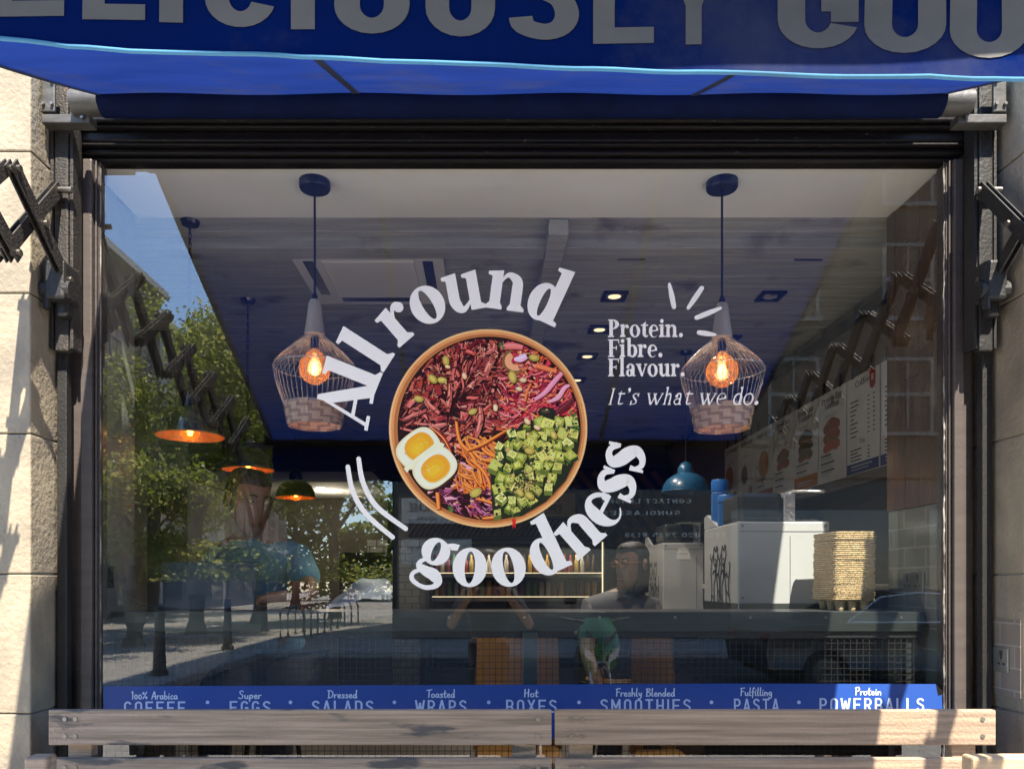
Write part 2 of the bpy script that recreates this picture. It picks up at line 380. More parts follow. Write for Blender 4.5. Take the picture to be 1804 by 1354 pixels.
def dins(ch, w=0.15):          # plain sans capitals, height 1, centre-line strokes
    W = .5; h = w/2; T = 1-h; B = h; L = h; Rr = W-h; m = .5; S = []
    def ln(*a): S.append((list(a), False))
    def arc(cx, cy, rx, ry, a0, a1, n=14): S.append(([(cx+rx*math.cos(R(a0+(a1-a0)*i/n)), cy+ry*math.sin(R(a0+(a1-a0)*i/n))) for i in range(n+1)], False))
    r = (Rr-L)/2; cx = W/2; adv = W
    k = .22
    def cap(x0, y0, x1, y1): ln((x0, y0), (x1, y1))
    if ch == 'D': ln((L, 0), (L, 1)); S.append(([(L, T), (cx, T)]+[(cx+r*math.cos(R(90-90*i/6)), T-k+k*math.sin(R(90-90*i/6))) for i in range(1, 7)]+[(cx+r*math.cos(R(-90*i/6)), B+k+k*math.sin(R(-90*i/6))) for i in range(7)]+[(L, B)], False))
    elif ch in 'O0Q': S.append(([(cx+r*math.cos(R(a)), (T-k if a < 180 else B+k)+k*math.sin(R(a))) for a in list(range(0, 181, 15))+list(range(180, 361, 15))]+[(Rr, T-k)], False))
    elif ch in 'CG':
        S.append(([(cx+r*math.cos(R(a)), (T-k if a < 180.5 and i < 13 else B+k)+k*math.sin(R(a))) for i, a in enumerate([15+i*13.75 for i in range(13)]+[180+i*(165/12) for i in range(13)])], False))
        if ch == 'G': ln((Rr, B+k*.9), (Rr, .5)); ln((W, .48), (cx+.02, .48))
    elif ch == 'S':
        S.append((catmull([(Rr, .77), (Rr-.04, .87), (cx, T), (L+.05, .87), (L, .74), (L+.06, .61), (cx, .52), (Rr-.04, .42), (Rr, .26), (Rr-.05, .13), (cx, B), (L+.03, .14), (L, .24)], 4), False))
    elif ch == 'U': S.append(([(L, 1)]+[(cx-r*math.cos(R(a)), B+k-k*math.sin(R(a))) for a in range(0, 181, 15)]+[(Rr, 1)], False))
    elif ch == 'J': S.append(([(Rr, 1), (Rr, B+k), (cx, B), (L, B+k)], False))
    elif ch == 'E': ln((L, 0), (L, 1)); ln((L, T), (W, T)); ln((L, m), (W-.06, m)); ln((L, B), (W, B))
    elif ch == 'F': ln((L, 0), (L, 1)); ln((L, T), (W, T)); ln((L, m), (W-.06, m))
    elif ch == 'L': ln((L, 0), (L, 1)); ln((L, B), (W-.02, B)); adv = W-.04
    elif ch == 'I': ln((L, 0), (L, 1)); adv = w
    elif ch == '1': ln((.22, 0), (.22, 1)); ln((.22, T), (.05, .78)); adv = .34
    elif ch == 'T': ln((cx, 0), (cx, 1)); ln((0, T), (W, T))
    elif ch == 'H': ln((L, 0), (L, 1)); ln((Rr, 0), (Rr, 1)); ln((L, m), (Rr, m))
    elif ch == 'N': ln((L, 0), (L, 1)); ln((Rr, 0), (Rr, 1)); ln((L, 1-h*.4), (Rr, h*.4))
    elif ch == 'M': ln((L, 0), (L, 1)); ln((Rr+.12, 0), (Rr+.12, 1)); ln((L, 1-h*.4), ((L+Rr+.12)/2, .3)); ln((Rr+.12, 1-h*.4), ((L+Rr+.12)/2, .3)); adv = W+.12
    elif ch == 'W': ln((.03, 1), (.17, 0)); ln((.17, 0), (.31, .8)); ln((.31, .8), (.45, 0)); ln((.45, 0), (.59, 1)); adv = W+.12
    elif ch == 'V': ln((.04, 1), (cx, 0)); ln((W-.04, 1), (cx, 0))
    elif ch == 'A': ln((.04, 0), (cx, 1)); ln((W-.04, 0), (cx, 1)); ln((.1, .28), (W-.1, .28))
    elif ch == 'X': ln((.04, 0), (W-.04, 1)); ln((.04, 1), (W-.04, 0))
    elif ch == 'Y': ln((cx, 0), (cx, .45)); ln((.04, 1), (cx, .42)); ln((W-.04, 1), (cx, .42))
    elif ch == 'Z': ln((0, T), (W, T)); ln((0, B), (W, B)); ln((.06, B), (W-.06, T))
    elif ch == 'K': ln((L, 0), (L, 1)); ln((L, .4), (Rr, 1)); ln((.2, .55), (W-.04, 0))
    elif ch in 'PRB':
        ln((L, 0), (L, 1)); q = .24
        S.append(([(L, T), (cx, T)]+[(cx+r*math.cos(R(90-15*i)), T-q+q*math.sin(R(90-15*i))) for i in range(13)]+[(L, T-2*q)], False))
        if ch == 'R': ln((cx, T-2*q), (W-.04, 0))
        if ch == 'B': q2 = (T-2*q-B)/2; S.append(([(cx, T-2*q)]+[(cx+r*math.cos(R(90-15*i)), B+q2+q2*math.sin(R(90-15*i))) for i in range(13)]+[(L, B)], False))
    elif ch == '2': S.append((catmull([(L, .75), (L+.05, .88), (cx, T), (Rr, .8), (Rr-.04, .6), (L+.02, B)], 4), False)); ln((L, B), (W, B))
    elif ch == '3': S.append((catmull([(L, .85), (cx, T), (Rr, .78), (cx, .54)], 4), False)); S.append((catmull([(cx, .54), (Rr, .4), (Rr-.02, .15), (cx, B), (L, .16)], 4), False))
    elif ch == '5': ln((Rr, T), (L, T)); ln((L, 1), (L+.01, .55)); S.append((catmull([(L, .57), (cx, .62), (Rr, .42), (Rr-.03, .16), (cx, B), (L, .15)], 4), False))
    elif ch == '7': ln((0, T), (W, T)); ln((Rr, T), (.15, 0))
    elif ch == '8': arc(cx, .74, r*.9, .19, 0, 360); arc(cx, .28, r, .22, 0, 360)
    elif ch == '9': arc(cx, .7, r, .23, 0, 360); S.append((catmull([(Rr, .7), (Rr-.02, .35), (cx-.08, B)], 4), False))
    elif ch == '.': S.append(([(L, 0), (L, w)], False)); adv = w
    elif ch == ':': S.append(([(L, .1), (L, .1+w)], False)); S.append(([(L, .5), (L, .5+w)], False)); adv = w
    elif ch == '&': S.append((catmull([(W, B), (.1, .7), (.2, T), (.34, .78), (.05, .35), (.1, B), (.3, .08), (W, .42)], 4), False))
    else: return [], .3
    out = []
    for pts, _ in S: out.append(stroke(pts, w, smooth=False))
    return [q for s in out for q in s], adv

SCR = {  # handwriting: (strokes, advance), x-height .45, ascender 1
 '1': ([[(.05, .8), (.15, .95), (.13, 0)]], .28), '0': ([[(.2, .55), (.08, .5), (.05, .2), (.16, 0), (.3, .15), (.3, .42), (.2, .55)]], .4),
 '%': ([[(.45, .9), (.05, .05)], [(.1, .85), (.03, .75), (.1, .62), (.18, .74), (.1, .85)], [(.4, .32), (.33, .2), (.4, .06), (.48, .2), (.4, .32)]], .6),
 'A': ([[(.02, 0), (.15, .5), (.3, .95), (.38, .5), (.42, 0)], [(.08, .35), (.45, .33)]], .52),
 'S': ([[(.42, .85), (.3, .98), (.12, .85), (.15, .65), (.36, .4), (.32, .1), (.12, 0), (0, .12)]], .5),
 'D': ([[(.1, .95), (.08, 0)], [(-.02, .92), (.3, .93), (.48, .6), (.38, .15), (.02, .0)]], .56),
 'T': ([[(0, .9), (.5, .97)], [(.25, .93), (.2, 0)]], .42), 'H': ([[(.08, .95), (.04, 0)], [(.4, .98), (.36, 0)], [(.05, .48), (.4, .52)]], .52),
 'F': ([[(.1, .92), (.06, 0)], [(.02, .9), (.42, .97)], [(.08, .5), (.34, .54)]], .42),
 'B': ([[(.1, .95), (.06, 0)], [(.02, .9), (.3, .95), (.38, .75), (.1, .52), (.4, .4), (.38, .08), (.02, .02)]], .5),
 'P': ([[(.1, .95), (.05, 0)], [(0, .85), (.28, .98), (.4, .75), (.28, .5), (.1, .45)]], .44),
 'a': ([[(.3, .4), (.15, .46), (.03, .2), (.12, 0), (.26, .15), (.32, .42), (.3, .1), (.38, .02)]], .42),
 'b': ([[(.06, 1), (.05, .1), (.2, 0), (.32, .22), (.2, .42), (.06, .3)]], .4), 'c': ([[(.28, .4), (.14, .45), (.04, .2), (.14, 0), (.3, .1)]], .34),
 'd': ([[(.28, .38), (.14, .44), (.03, .2), (.13, 0), (.27, .15), (.33, 1)], [(.3, .4), (.34, .02)]], .42), 'e': ([[(.05, .2), (.26, .28), (.2, .45), (.06, .35), (.06, .1), (.18, 0), (.32, .1)]], .36),
 'f': ([[(.32, .9), (.2, 1), (.12, .7), (.08, -.25)], [(0, .45), (.28, .48)]], .3), 'g': ([[(.28, .4), (.12, .44), (.04, .22), (.14, .05), (.28, .2), (.3, .42), (.28, -.2), (.12, -.35), (.02, -.2)]], .4),
 'h': ([[(.06, 1), (.04, 0)], [(.05, .25), (.2, .43), (.3, .3), (.3, 0)]], .4), 'i': ([[(.06, .42), (.05, .05), (.12, 0)], [(.08, .62), (.1, .68)]], .2),
 'l': ([[(.1, 1), (.05, .3), (.08, .02), (.16, .02)]], .22), 'n': ([[(.04, .42), (.03, 0)], [(.04, .25), (.18, .43), (.28, .3), (.28, 0)]], .38),
 'o': ([[(.18, .44), (.05, .36), (.04, .1), (.16, 0), (.3, .12), (.28, .36), (.18, .44)]], .38), 'p': ([[(.06, .44), (.02, -.35)], [(.05, .3), (.2, .45), (.32, .28), (.2, .03), (.05, .1)]], .4),
 'r': ([[(.05, .42), (.04, 0)], [(.05, .25), (.15, .42), (.28, .42)]], .3), 's': ([[(.26, .38), (.14, .45), (.06, .35), (.24, .14), (.16, 0), (.02, .06)]], .32),
 't': ([[(.14, .85), (.1, .1), (.18, 0), (.26, .06)], [(0, .5), (.28, .54)]], .3), 'u': ([[(.04, .42), (.05, .1), (.16, 0), (.27, .12), (.3, .42), (.3, .1), (.36, 0)]], .42),
 'y': ([[(.04, .42), (.08, .15), (.2, .1), (.28, .42)], [(.28, .42), (.24, -.1), (.1, -.35), (0, -.25)]], .38), ' ': ([], .3)}
def script(ch, w=0.07):
    S, adv = SCR.get(ch, ([], .3)); out = []
    for s in S: out += stroke(s, w, smooth=len(s) > 2, k=4, capr=True)
    return out, adv

def text(fl, s, x, y, h, width=None, font='dins', w=None, col=(.85, .85, .87), part='main', align='l', shear=0.0, space=None, **kw):
    """h = cap height. Lays a line of text on a Flat from (x, y); width squeezes it to that length."""
    G = []; cur = 0.0
    if font == 'dins': sp = .16 if space is None else space; k = 1.0; fn = lambda c: dins(c, w or .14)
    elif font == 'script': sp = .03 if space is None else space; k = 1.0; fn = lambda c: script(c, w or .075)
    else: sp = .0 if space is None else space; k = 1/.68; fn = lambda c: serif(c, **kw)
    for c in s:
        if c == ' ' and font == 'dins': cur += .35; continue
        g, a = fn(c); G.append([[(px+cur, py) for px, py in q] for q in g]); cur += a+sp
    cur -= sp; sy = h*k; sx = sy if width is None else width/max(cur, 1e-6)
    x0 = x if align == 'l' else x-cur*sx/2
    for g in G:
        fl.k += 1
        for i, q in enumerate(g):
            fl.poly([(x0+sx*px+shear*sy*py, y+sy*py) for px, py in q], col, part)
    return cur*sx
# ------------------------------------------------------------ materials of the place
mat('stone', (.32, .27, .195), (.22, .185, .135), rough=.85, scale=(5, 5, 3), bump=.5, bscale=55, c3=(.17, .145, .115), s3=4.5, t3=(.46, .72))
mat('paving', (.50, .47, .42), (.42, .39, .35), rough=.85, scale=(3, 3, 3), bump=.3, bscale=30)
mat('asphalt', (.065, .065, .068), (.045, .045, .047), rough=.9, scale=(6, 6, 6), bump=.4, bscale=60)
mat('kerb', (.32, .31, .29), (.24, .23, .22), rough=.85)
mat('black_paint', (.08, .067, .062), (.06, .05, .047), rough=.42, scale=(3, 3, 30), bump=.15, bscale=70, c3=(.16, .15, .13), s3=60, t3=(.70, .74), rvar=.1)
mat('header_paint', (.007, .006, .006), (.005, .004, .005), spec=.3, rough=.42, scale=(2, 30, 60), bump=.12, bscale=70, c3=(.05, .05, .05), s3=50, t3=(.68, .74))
mat('iron', (.022, .02, .02), (.042, .037, .033), rough=.62, metal=.35, scale=(30, 30, 8), bump=.5, bscale=120, c3=(.11, .07, .045), s3=30, t3=(.62, .76))
mat('black_iron', (.012, .012, .013), (.02, .019, .018), rough=.55, metal=.2, bump=.3, bscale=90)
mat('galvanised', (.085, .08, .075), (.05, .048, .045), rough=.5, metal=.3, scale=(10, 10, 40), bump=.2)
mat('bolt', (.30, .28, .25), (.16, .14, .12), rough=.4, metal=.9)
mat('roller_cloth', (.003, .008, .04), (.002, .005, .026), spec=.08, rough=.8)
mat('bench_wood', (.37, .275, .20), (.19, .14, .10), rough=.75, scale=(2.2, 40, 70), detail=12, lo=.36, hi=.62, bump=.35, bscale=90, c3=(.075, .068, .065), s3=(3.5, 6, 16), t3=(.57, .63))
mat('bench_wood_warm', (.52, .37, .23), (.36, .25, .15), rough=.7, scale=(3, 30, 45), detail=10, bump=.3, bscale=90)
mat('blue_vinyl', (.016, .065, .30), (.014, .058, .27), rough=.45, scale=(2, 2, 2), coat=.1)
printed('print'); printed('vinyl', .5)
# awning cloth: woven acrylic that lets some sun through
def cloth(name, c, c2, tr):
    m = bpy.data.materials.new(name); m.use_nodes = True; n = m.node_tree.nodes; l = m.node_tree.links
    n.remove(n['Principled BSDF']); o = n['Material Output']
    d = n.new('ShaderNodeBsdfDiffuse'); t = n.new('ShaderNodeBsdfTranslucent'); mx = n.new('ShaderNodeMixShader'); mx.inputs[0].default_value = tr
    tc = n.new('ShaderNodeTexCoord'); mp = n.new('ShaderNodeMapping'); mp.inputs['Scale'].default_value = (2, 5, 5)
    nz = n.new('ShaderNodeTexNoise'); nz.inputs['Scale'].default_value = 1.5; nz.inputs['Detail'].default_value = 9
    cr = n.new('ShaderNodeValToRGB'); cr.color_ramp.elements[0].position = .35; cr.color_ramp.elements[1].position = .7
    cr.color_ramp.elements[0].color = (*c2, 1); cr.color_ramp.elements[1].color = (*c, 1)
    l.new(tc.outputs['Object'], mp.inputs[0]); l.new(mp.outputs[0], nz.inputs['Vector']); l.new(nz.outputs['Fac'], cr.inputs[0])
    dn = n.new('ShaderNodeTexNoise'); dn.inputs['Scale'].default_value = 2.2; dn.inputs['Detail'].default_value = 12; dn.inputs['Roughness'].default_value = .7
    dr = n.new('ShaderNodeValToRGB'); dr.color_ramp.elements[0].position = .50; dr.color_ramp.elements[1].position = .68; dr.color_ramp.elements[1].color = (.45, .45, .45, 1)
    dm = n.new('ShaderNodeMixRGB'); dm.inputs[2].default_value = (.07, .075, .09, 1)
    l.new(tc.outputs['Object'], dn.inputs['Vector']); l.new(dn.outputs['Fac'], dr.inputs[0]); l.new(dr.outputs[0], dm.inputs[0]); l.new(cr.outputs[0], dm.inputs[1])
    l.new(dm.outputs[0], d.inputs[0]); l.new(dm.outputs[0], t.inputs[0]); l.new(d.outputs[0], mx.inputs[1]); l.new(t.outputs[0], mx.inputs[2])
    wv = n.new('ShaderNodeTexNoise'); wv.inputs['Scale'].default_value = 6; bp = n.new('ShaderNodeBump'); bp.inputs['Strength'].default_value = .25; bp.inputs['Distance'].default_value = .02
    l.new(tc.outputs['Object'], wv.inputs['Vector']); l.new(wv.outputs['Fac'], bp.inputs['Height']); l.new(bp.outputs[0], d.inputs['Normal'])
    l.new(mx.outputs[0], o.inputs['Surface']); MATS[name] = m
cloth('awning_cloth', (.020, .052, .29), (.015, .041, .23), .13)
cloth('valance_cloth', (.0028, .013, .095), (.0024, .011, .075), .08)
cloth('seam_cloth', (.05, .06, .10), (.04, .05, .09), .15)
cloth('sun_tinted_hem_cloth', (.13, .34, .55), (.11, .30, .50), .3)  # pale blue carries the sunlight painted onto the hem edge
# shop glass
def glass(name, tint, refl, ior):
    m = bpy.data.materials.new(name); m.use_nodes = True; n = m.node_tree.nodes; l = m.node_tree.links
    n.remove(n['Principled BSDF']); o = n['Material Output']
    t = n.new('ShaderNodeBsdfTransparent'); t.inputs[0].default_value = (*tint, 1)
    g = n.new('ShaderNodeBsdfGlossy'); g.inputs['Roughness'].default_value = 0.0; g.inputs[0].default_value = (1, 1, 1, 1)
    fr = n.new('ShaderNodeFresnel'); fr.inputs['IOR'].default_value = ior
    ge = n.new('ShaderNodeNewGeometry'); mr = n.new('ShaderNodeMapRange'); mr.inputs[3].default_value = ior; mr.inputs[4].default_value = 1.0/ior
    l.new(ge.outputs['Backfacing'], mr.inputs[0]); l.new(mr.outputs[0], fr.inputs['IOR'])   # same reflectance from inside the shop
    mx = n.new('ShaderNodeMixShader')
    mt = n.new('ShaderNodeMath'); mt.operation = 'MULTIPLY'; mt.inputs[1].default_value = refl; mt.use_clamp = True
    l.new(fr.outputs[0], mt.inputs[0]); l.new(mt.outputs[0], mx.inputs[0])
    l.new(t.outputs[0], mx.inputs[1]); l.new(g.outputs[0], mx.inputs[2]); l.new(mx.outputs[0], o.inputs['Surface']); MATS[name] = m
glass('pane', (.88, .90, .90), 1.0, 1.95)
glass('bulb_glass', (.95, .80, .55), 1.0, 1.5)
m_ = MATS['bulb_glass']; n_ = m_.node_tree.nodes; l_ = m_.node_tree.links     # amber coating scatters some of the filament's light
tr_ = n_.new('ShaderNodeBsdfTranslucent'); tr_.inputs[0].default_value = (1.0, .42, .10, 1); mx_ = n_.new('ShaderNodeMixShader'); mx_.inputs[0].default_value = .10
src_ = n_['Material Output'].inputs['Surface'].links[0].from_socket; l_.new(src_, mx_.inputs[1]); l_.new(tr_.outputs[0], mx_.inputs[2]); l_.new(mx_.outputs[0], n_['Material Output'].inputs['Surface'])
glass('clear_plastic', (.45, .46, .45), 1.0, 1.5)
glass('street_glass', (.25, .27, .28), 1.6, 1.6)

# ------------------------------------------------------------ ground (street side)
brick_mat('slabs', (.56, .52, .46), (.49, .455, .405), (.22, .205, .18), 1.0, .62, .42, ms=.006, rough=.85, axis='XY')
g = MB(); g.bx((-4.6, -13.0, -.3), (90, -4.55, -.11)); struct(g.build('road', 'asphalt'))
g = MB(); g.bx((-90, -4.4, -.3), (90, 8.0, 0)); struct(g.build('pavement', 'slabs'))
g = MB(); g.bx((-90, -120, -.3), (-4.75, -4.4, -.001)); struct(g.build('pavement', 'slabs'))
g = MB(); g.bx((-4.75, -120, -.3), (90, -13.15, -.002)); struct(g.build('pavement', 'slabs'))
g = MB(); g.bx((-4.75, -4.55, -.3), (90, -4.4, .0)); g.bx((-4.75, -13.15, -.3), (-4.6, -4.55, .0)); g.bx((-4.6, -13.15, -.3), (90, -13.0, .0)); struct(g.build('kerb', 'kerb'))

# ------------------------------------------------------------ shop front: stone piers
def stone_pier(x0, x1, label):
    t = empty('stone_pier', ((x0+x1)/2, -.1, 0), label, 'pier')
    zs = [0, .52, 1.0, 1.478, 1.958, 2.438, 2.922, 3.4, 3.9, 4.5]
    for a, b in zip(zs, zs[1:]):
        m = MB(); m.cbox(((x0+x1)/2, .09, (a+b)/2), (x1-x0, .62, b-a-.004), .005); m.build('stone_block', 'stone', t)
    m = MB(); m.bx((x0+.01, -.20, 0), (x1-.01, .38, 4.49)); m.build('mortar', 'kerb', t)
    return t
stone_pier(-2.65, -1.555, 'pale limestone pier on the left of the shop window, sunlit')
pr = stone_pier(1.845, 2.95, 'pale limestone pier on the right of the shop window, mostly shaded inner face')
# back structure over the window
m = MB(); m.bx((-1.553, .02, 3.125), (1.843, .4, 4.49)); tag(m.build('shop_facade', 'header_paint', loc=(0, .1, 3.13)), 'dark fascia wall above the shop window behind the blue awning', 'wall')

# ------------------------------------------------------------ the window frame and its glass
GL, GR, GT, GB = -1.424, 1.700, E+1.552, E-.72
win = empty('shop_window', (0, 0, GB), 'large dark timber framed shop window with one wide pane of reflecting glass', 'shop window')
def profile_x(mb, x0, x1, prof, mitre=0.0):      # moulding along x; prof [(y, z)]
    mb.grid([[(x0+mitre*k, y, z) for k, (y, z) in enumerate(prof)], [(x1-mitre*k, y, z) for k, (y, z) in enumerate(prof)]])
m = MB()
def hdr(z0, z1, y, e=0.0): m.cbox(((GL+GR)/2, (y+.05)/2, (z0+z1)/2), (3.14+e, .05-y, z1-z0-.002), .006)
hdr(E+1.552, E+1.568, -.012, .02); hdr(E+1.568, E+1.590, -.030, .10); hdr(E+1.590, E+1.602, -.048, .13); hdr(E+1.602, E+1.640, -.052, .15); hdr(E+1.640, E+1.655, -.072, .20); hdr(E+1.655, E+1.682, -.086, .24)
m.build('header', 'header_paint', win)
for sgn, xa, xb in ((1, GL, -1.553), (-1, GR, 1.795)):
    m = MB()
    segs = [(0, .006, -.010), (.006, .013, -.020), (.013, .017, -.014), (.017, .060 if sgn > 0 else .055, -.034)]
    for a, b, y in segs:
        x0, x1 = xa-sgn*a, xa-sgn*b
        m.cbox(((x0+x1)/2, (y+.05)/2, (E+1.55+GB-.08)/2), (abs(x1-x0)-.0015, .05-y, E+1.55-GB+.08), .004)
    x0 = xa-sgn*(.061 if sgn > 0 else .056)
    m.cbox(((x0+xb)/2, .02, (E+1.55+GB-.08)/2), (abs(x0-xb), .06, E+1.55-GB+.08), .003)
    m.build('jamb', 'black_paint', win)
m = MB(); m.cbox(((GL+GR)/2, -.03, GB-.045), (3.26, .17, .085), .01); m.cbox(((GL+GR)/2, -.008, GB+.01), (3.12, .03, .022), .004); m.build('sill', 'header_paint', win)
m = MB(); m.bx((GL-.005, .006, GB-.005), (GR+.005, .0062, GT+.005)); 
m = MB(); m.face([(GL-.008, 0, GB), (GR+.008, 0, GB), (GR+.008, 0, GT+.01), (GL-.008, 0, GT+.01)]); m.build('glass_pane', 'pane', win)
m = MB(); m.bx((-1.55, -.01, 0), (1.84, .04, GB-.09)); m.build('riser_panel', 'header_paint', win)
for k in range(4): 
    m = MB(); m.cbox((-1.1+k*.83, -.018, (GB-.09)/2), (.7, .02, GB-.25), .008); m.build('raised_panel', 'header_paint', win)
# silicone and flaked paint on the glass edge at the right
mat('sealant', (.30, .30, .27), (.06, .05, .05), rough=.6, scale=(40, 40, 9), lo=.42, hi=.55)
m = MB(); m.tube([(GR-.004+.0015*math.sin(i*2.1), -.006, GB+(GT-GB)*i/60) for i in range(61)], .0035, 5); m.build('sealant', 'sealant', win)
m = MB(); m.tube([(GL+.002, -.006, GB+(GT-GB)*i/60) for i in range(61)], .002, 5); m.build('sealant', 'sealant', win)

# ------------------------------------------------------------ awning
AZ = E+1.77; SL = .465; AL, AR = -1.33, 1.58; YF = -1.95
def az(y): return AZ+SL*y
aw = empty('awning', (0, -.18, AZ-.11), 'wide blue shop awning with grey lettering on its front valance, rolled out over the window', 'awning')
m = MB()
NX, NY = 40, 18
def sag(x, y): return -.012*math.sin(math.pi*min(1, max(0, (-y-.2)/1.7)))*(1+.35*math.sin(x*2.3))+.004*math.sin(x*9+y*4)
m.grid([[(AL+(AR-AL)*i/NX, -.055+(YF+.055)*j/NY, az(-.055+(YF+.055)*j/NY)+sag(AL+(AR-AL)*i/NX, -.055+(YF+.055)*j/NY)) for i in range(NX+1)] for j in range(NY+1)])
m.build('canopy', 'awning_cloth', aw, smooth='all')
for sx in (-.44, .71):
    m = MB(); m.grid([[(sx-.012, y, az(y)+sag(sx, y)-.003), (sx+.012, y, az(y)+sag(sx, y)-.003)] for y in [-.2+(YF+.2)*j/NY for j in range(NY+1)]]); m.build('seam', 'seam_cloth', aw)
for sx in (AL+.01, AR-.01):
    m = MB(); m.grid([[(sx-.012, y, az(y)+sag(sx, y)-.003), (sx+.012, y, az(y)+sag(sx, y)-.003)] for y in [-.2+(YF+.2)*j/NY for j in range(NY+1)]]); m.build('seam', 'seam_cloth', aw)
m = MB(); m.tube([(-1.33, -.18, E+1.662), (1.58, -.18, E+1.662)], .047, 24); m.build('roller', 'roller_cloth', aw, smooth=True)
for a, b in ((-1.43, -1.332), (1.582, 1.68)):
    m = MB(); m.tube([(a, -.18, E+1.662), (b, -.18, E+1.662)], .042, 20); rr = m.build('roller_cap', 'galvanised', aw, smooth=True)
# front rail the valance hangs from, plus an added unseen hood to shade it
m = MB(); m.cbox((.125, YF-.012, az(YF)+.015), (3.0, .09, .075), .01); m.cbox((.30, YF-.095, az(YF)+.005), (3.6, .155, .014), .004); m.build('front_rail_and_shade_hood', 'header_paint', aw)
# hem height follows the photograph: cloth hangs a little lower on the left of centre
HEM = [(-1.33, .640), (-.62, .636), (-.575, .627), (-.535, .622), (-.47, .614), (-.40, .6095), (-.26, .6095), (-.20, .606), (-.10, .601), (0, .6), (.12, .596), (.23, .590), (.43, .584), (.51, .5835), (.56, .579), (.63, .577), (1.58, .574)]
def hem(x):
    for (a, za), (b, zb) in zip(HEM, HEM[1:]):
        if x <= b: t = (x-a)/(b-a); t = t*t*(3-2*t) if abs(b-a) < .3 else t; return E+za+(zb-za)*t
    return E+HEM[-1][1]
def vy(x, t): return YF-.008+.004*math.sin(x*5.1+1)*t+.0015*math.sin(x*17)*t   # t 0 top .. 1 hem
XS = [AL+(AR-AL)*i/120 for i in range(121)]
zt = az(YF)
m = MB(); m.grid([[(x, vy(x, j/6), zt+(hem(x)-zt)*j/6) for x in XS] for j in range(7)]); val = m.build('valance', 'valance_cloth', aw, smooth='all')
m = MB(); m.tube([(x, vy(x, 1)-.002, hem(x)+.001) for x in XS], .0024, 8); m.build('hem', 'sun_tinted_hem_cloth', val, smooth='all')
val.data.update()
# its lettering: grey sans capitals, the top half above the picture
lt = MB(); WORD = [('E', -20, 120, 38), ('L', 152, 256, 44), ('I', 285, 326, 47), ('C', 364, 487, 53), ('I', 514, 556, 56), ('O', 590, 722, 64), ('U', 750, 872, 67), ('S', 896, 1020, 70), ('L', 1045, 1147, 77), ('Y', 1180, 1262, 81), ('G', 1368, 1510, 89), ('O', 1520, 1662, 98), ('O', 1668, 1804, 110), ('D', 1830, 1960, 118), ('D', -170, -48, 34)]
for ch, x0, x1, yb in WORD:
    d = .895; wx0, wx1 = (x0-VX)*d/F, (x1-VX)*d/F; zb = E+(VY-yb)*d/F; hgt = .108
    gl, a = dins(ch, .17 if ch != 'I' else .17)
    gk = 0
    for q in gl:
        pts = []
        gk += 1
        for px, py in q:
            X = wx0+(wx1-wx0)*px/a; Z = zb+hgt*py; X = min(max(X, AL), AR); t = (Z-zt)/(hem(X)-zt)
            pts.append((X, vy(X, t)-.0012-gk*2e-6, Z))
        lt.face(pts)
cloth('letter_grey', (.20, .19, .18), (.15, .145, .14), .15)
lt.build('lettering', 'letter_grey', val)

# folding lattice arms of the awning
def lattice(xa, label, irn='iron'):
    n = 6; y0, y1 = -.14, -1.93; cz = lambda i: E+1.222-(.35)*i/n; y = lambda i: y0+(y1-y0)*i/n; hh = .158
    xr = xa-.01 if xa < 0 else xa+.005
    m = MB(); m.cbox((xr, -.10, E+1.33), (.05, .035, 1.02), .006); m.cbox((xr+.035, -.085, E+1.33), (.012, .06, 1.0), .002); m.cbox((xr-.035, -.085, E+1.33), (.012, .06, 1.0), .002); t = m.build('lattice_arm', irn, aw)
    for i in range(n):
        for s in (1, -1):
            a = Vector((xa-.018*s, y(i), cz(i)+s*(hh if i == 0 else .132))); b = Vector((xa-.018*s, y(i+1), cz(i+1)-s*.132)); d = b-a
            q = Vector((0, 1, 0)).rotation_difference(d.normalized()).to_matrix()
            m = MB()
            for off in (-.012, .012): m.cbox((a+b)/2+Vector((off*.9, 0, 0)), (.006, d.length+.04, .046), .0015, q)
            m.box((a+b)/2, (.018, d.length*.96, .006), q @ Matrix.Translation((0, 0, 0)).to_3x3())
            m.build('bar', irn, t)
        for zz, yy in ((cz(i)+(hh if i == 0 else .132), y(i)), (cz(i)-(hh if i == 0 else .132), y(i)), ((cz(i)+cz(i+1))/2, (y(i)+y(i+1))/2)):
            m = MB(); m.tube([(xa-.042, yy, zz), (xa+.042, yy, zz)], .011, 8); m.build('pivot', 'bolt', t, smooth=True)
    m = MB(); m.cbox((xa, -.13, E+1.05), (.075, .11, .14), .012); m.tube([(xa-.05, -.15, E+1.02), (xa+.05, -.15, E+1.02)], .035, 12); m.cbox((xa+.01, -.12, E+.98), (.04, .07, .10), .01); m.tube([(xa-.03, -.17, E+1.09), (xa-.03, -.17, E+.95)], .012, 8); m.build('gear_box', 'black_iron', t)
    m = MB(); m.cbox((xr+(-.02 if xa < 0 else .03), -.06, E+.10), (.035, .035, 1.62), .003); m.build('lower_rail', 'black_iron', t)
    return t
lattice(-1.497, 'black iron folding lattice arm on the left pier carrying the awning')
lattice(1.775, 'black iron folding lattice arm on the right pier carrying the awning', 'black_iron')
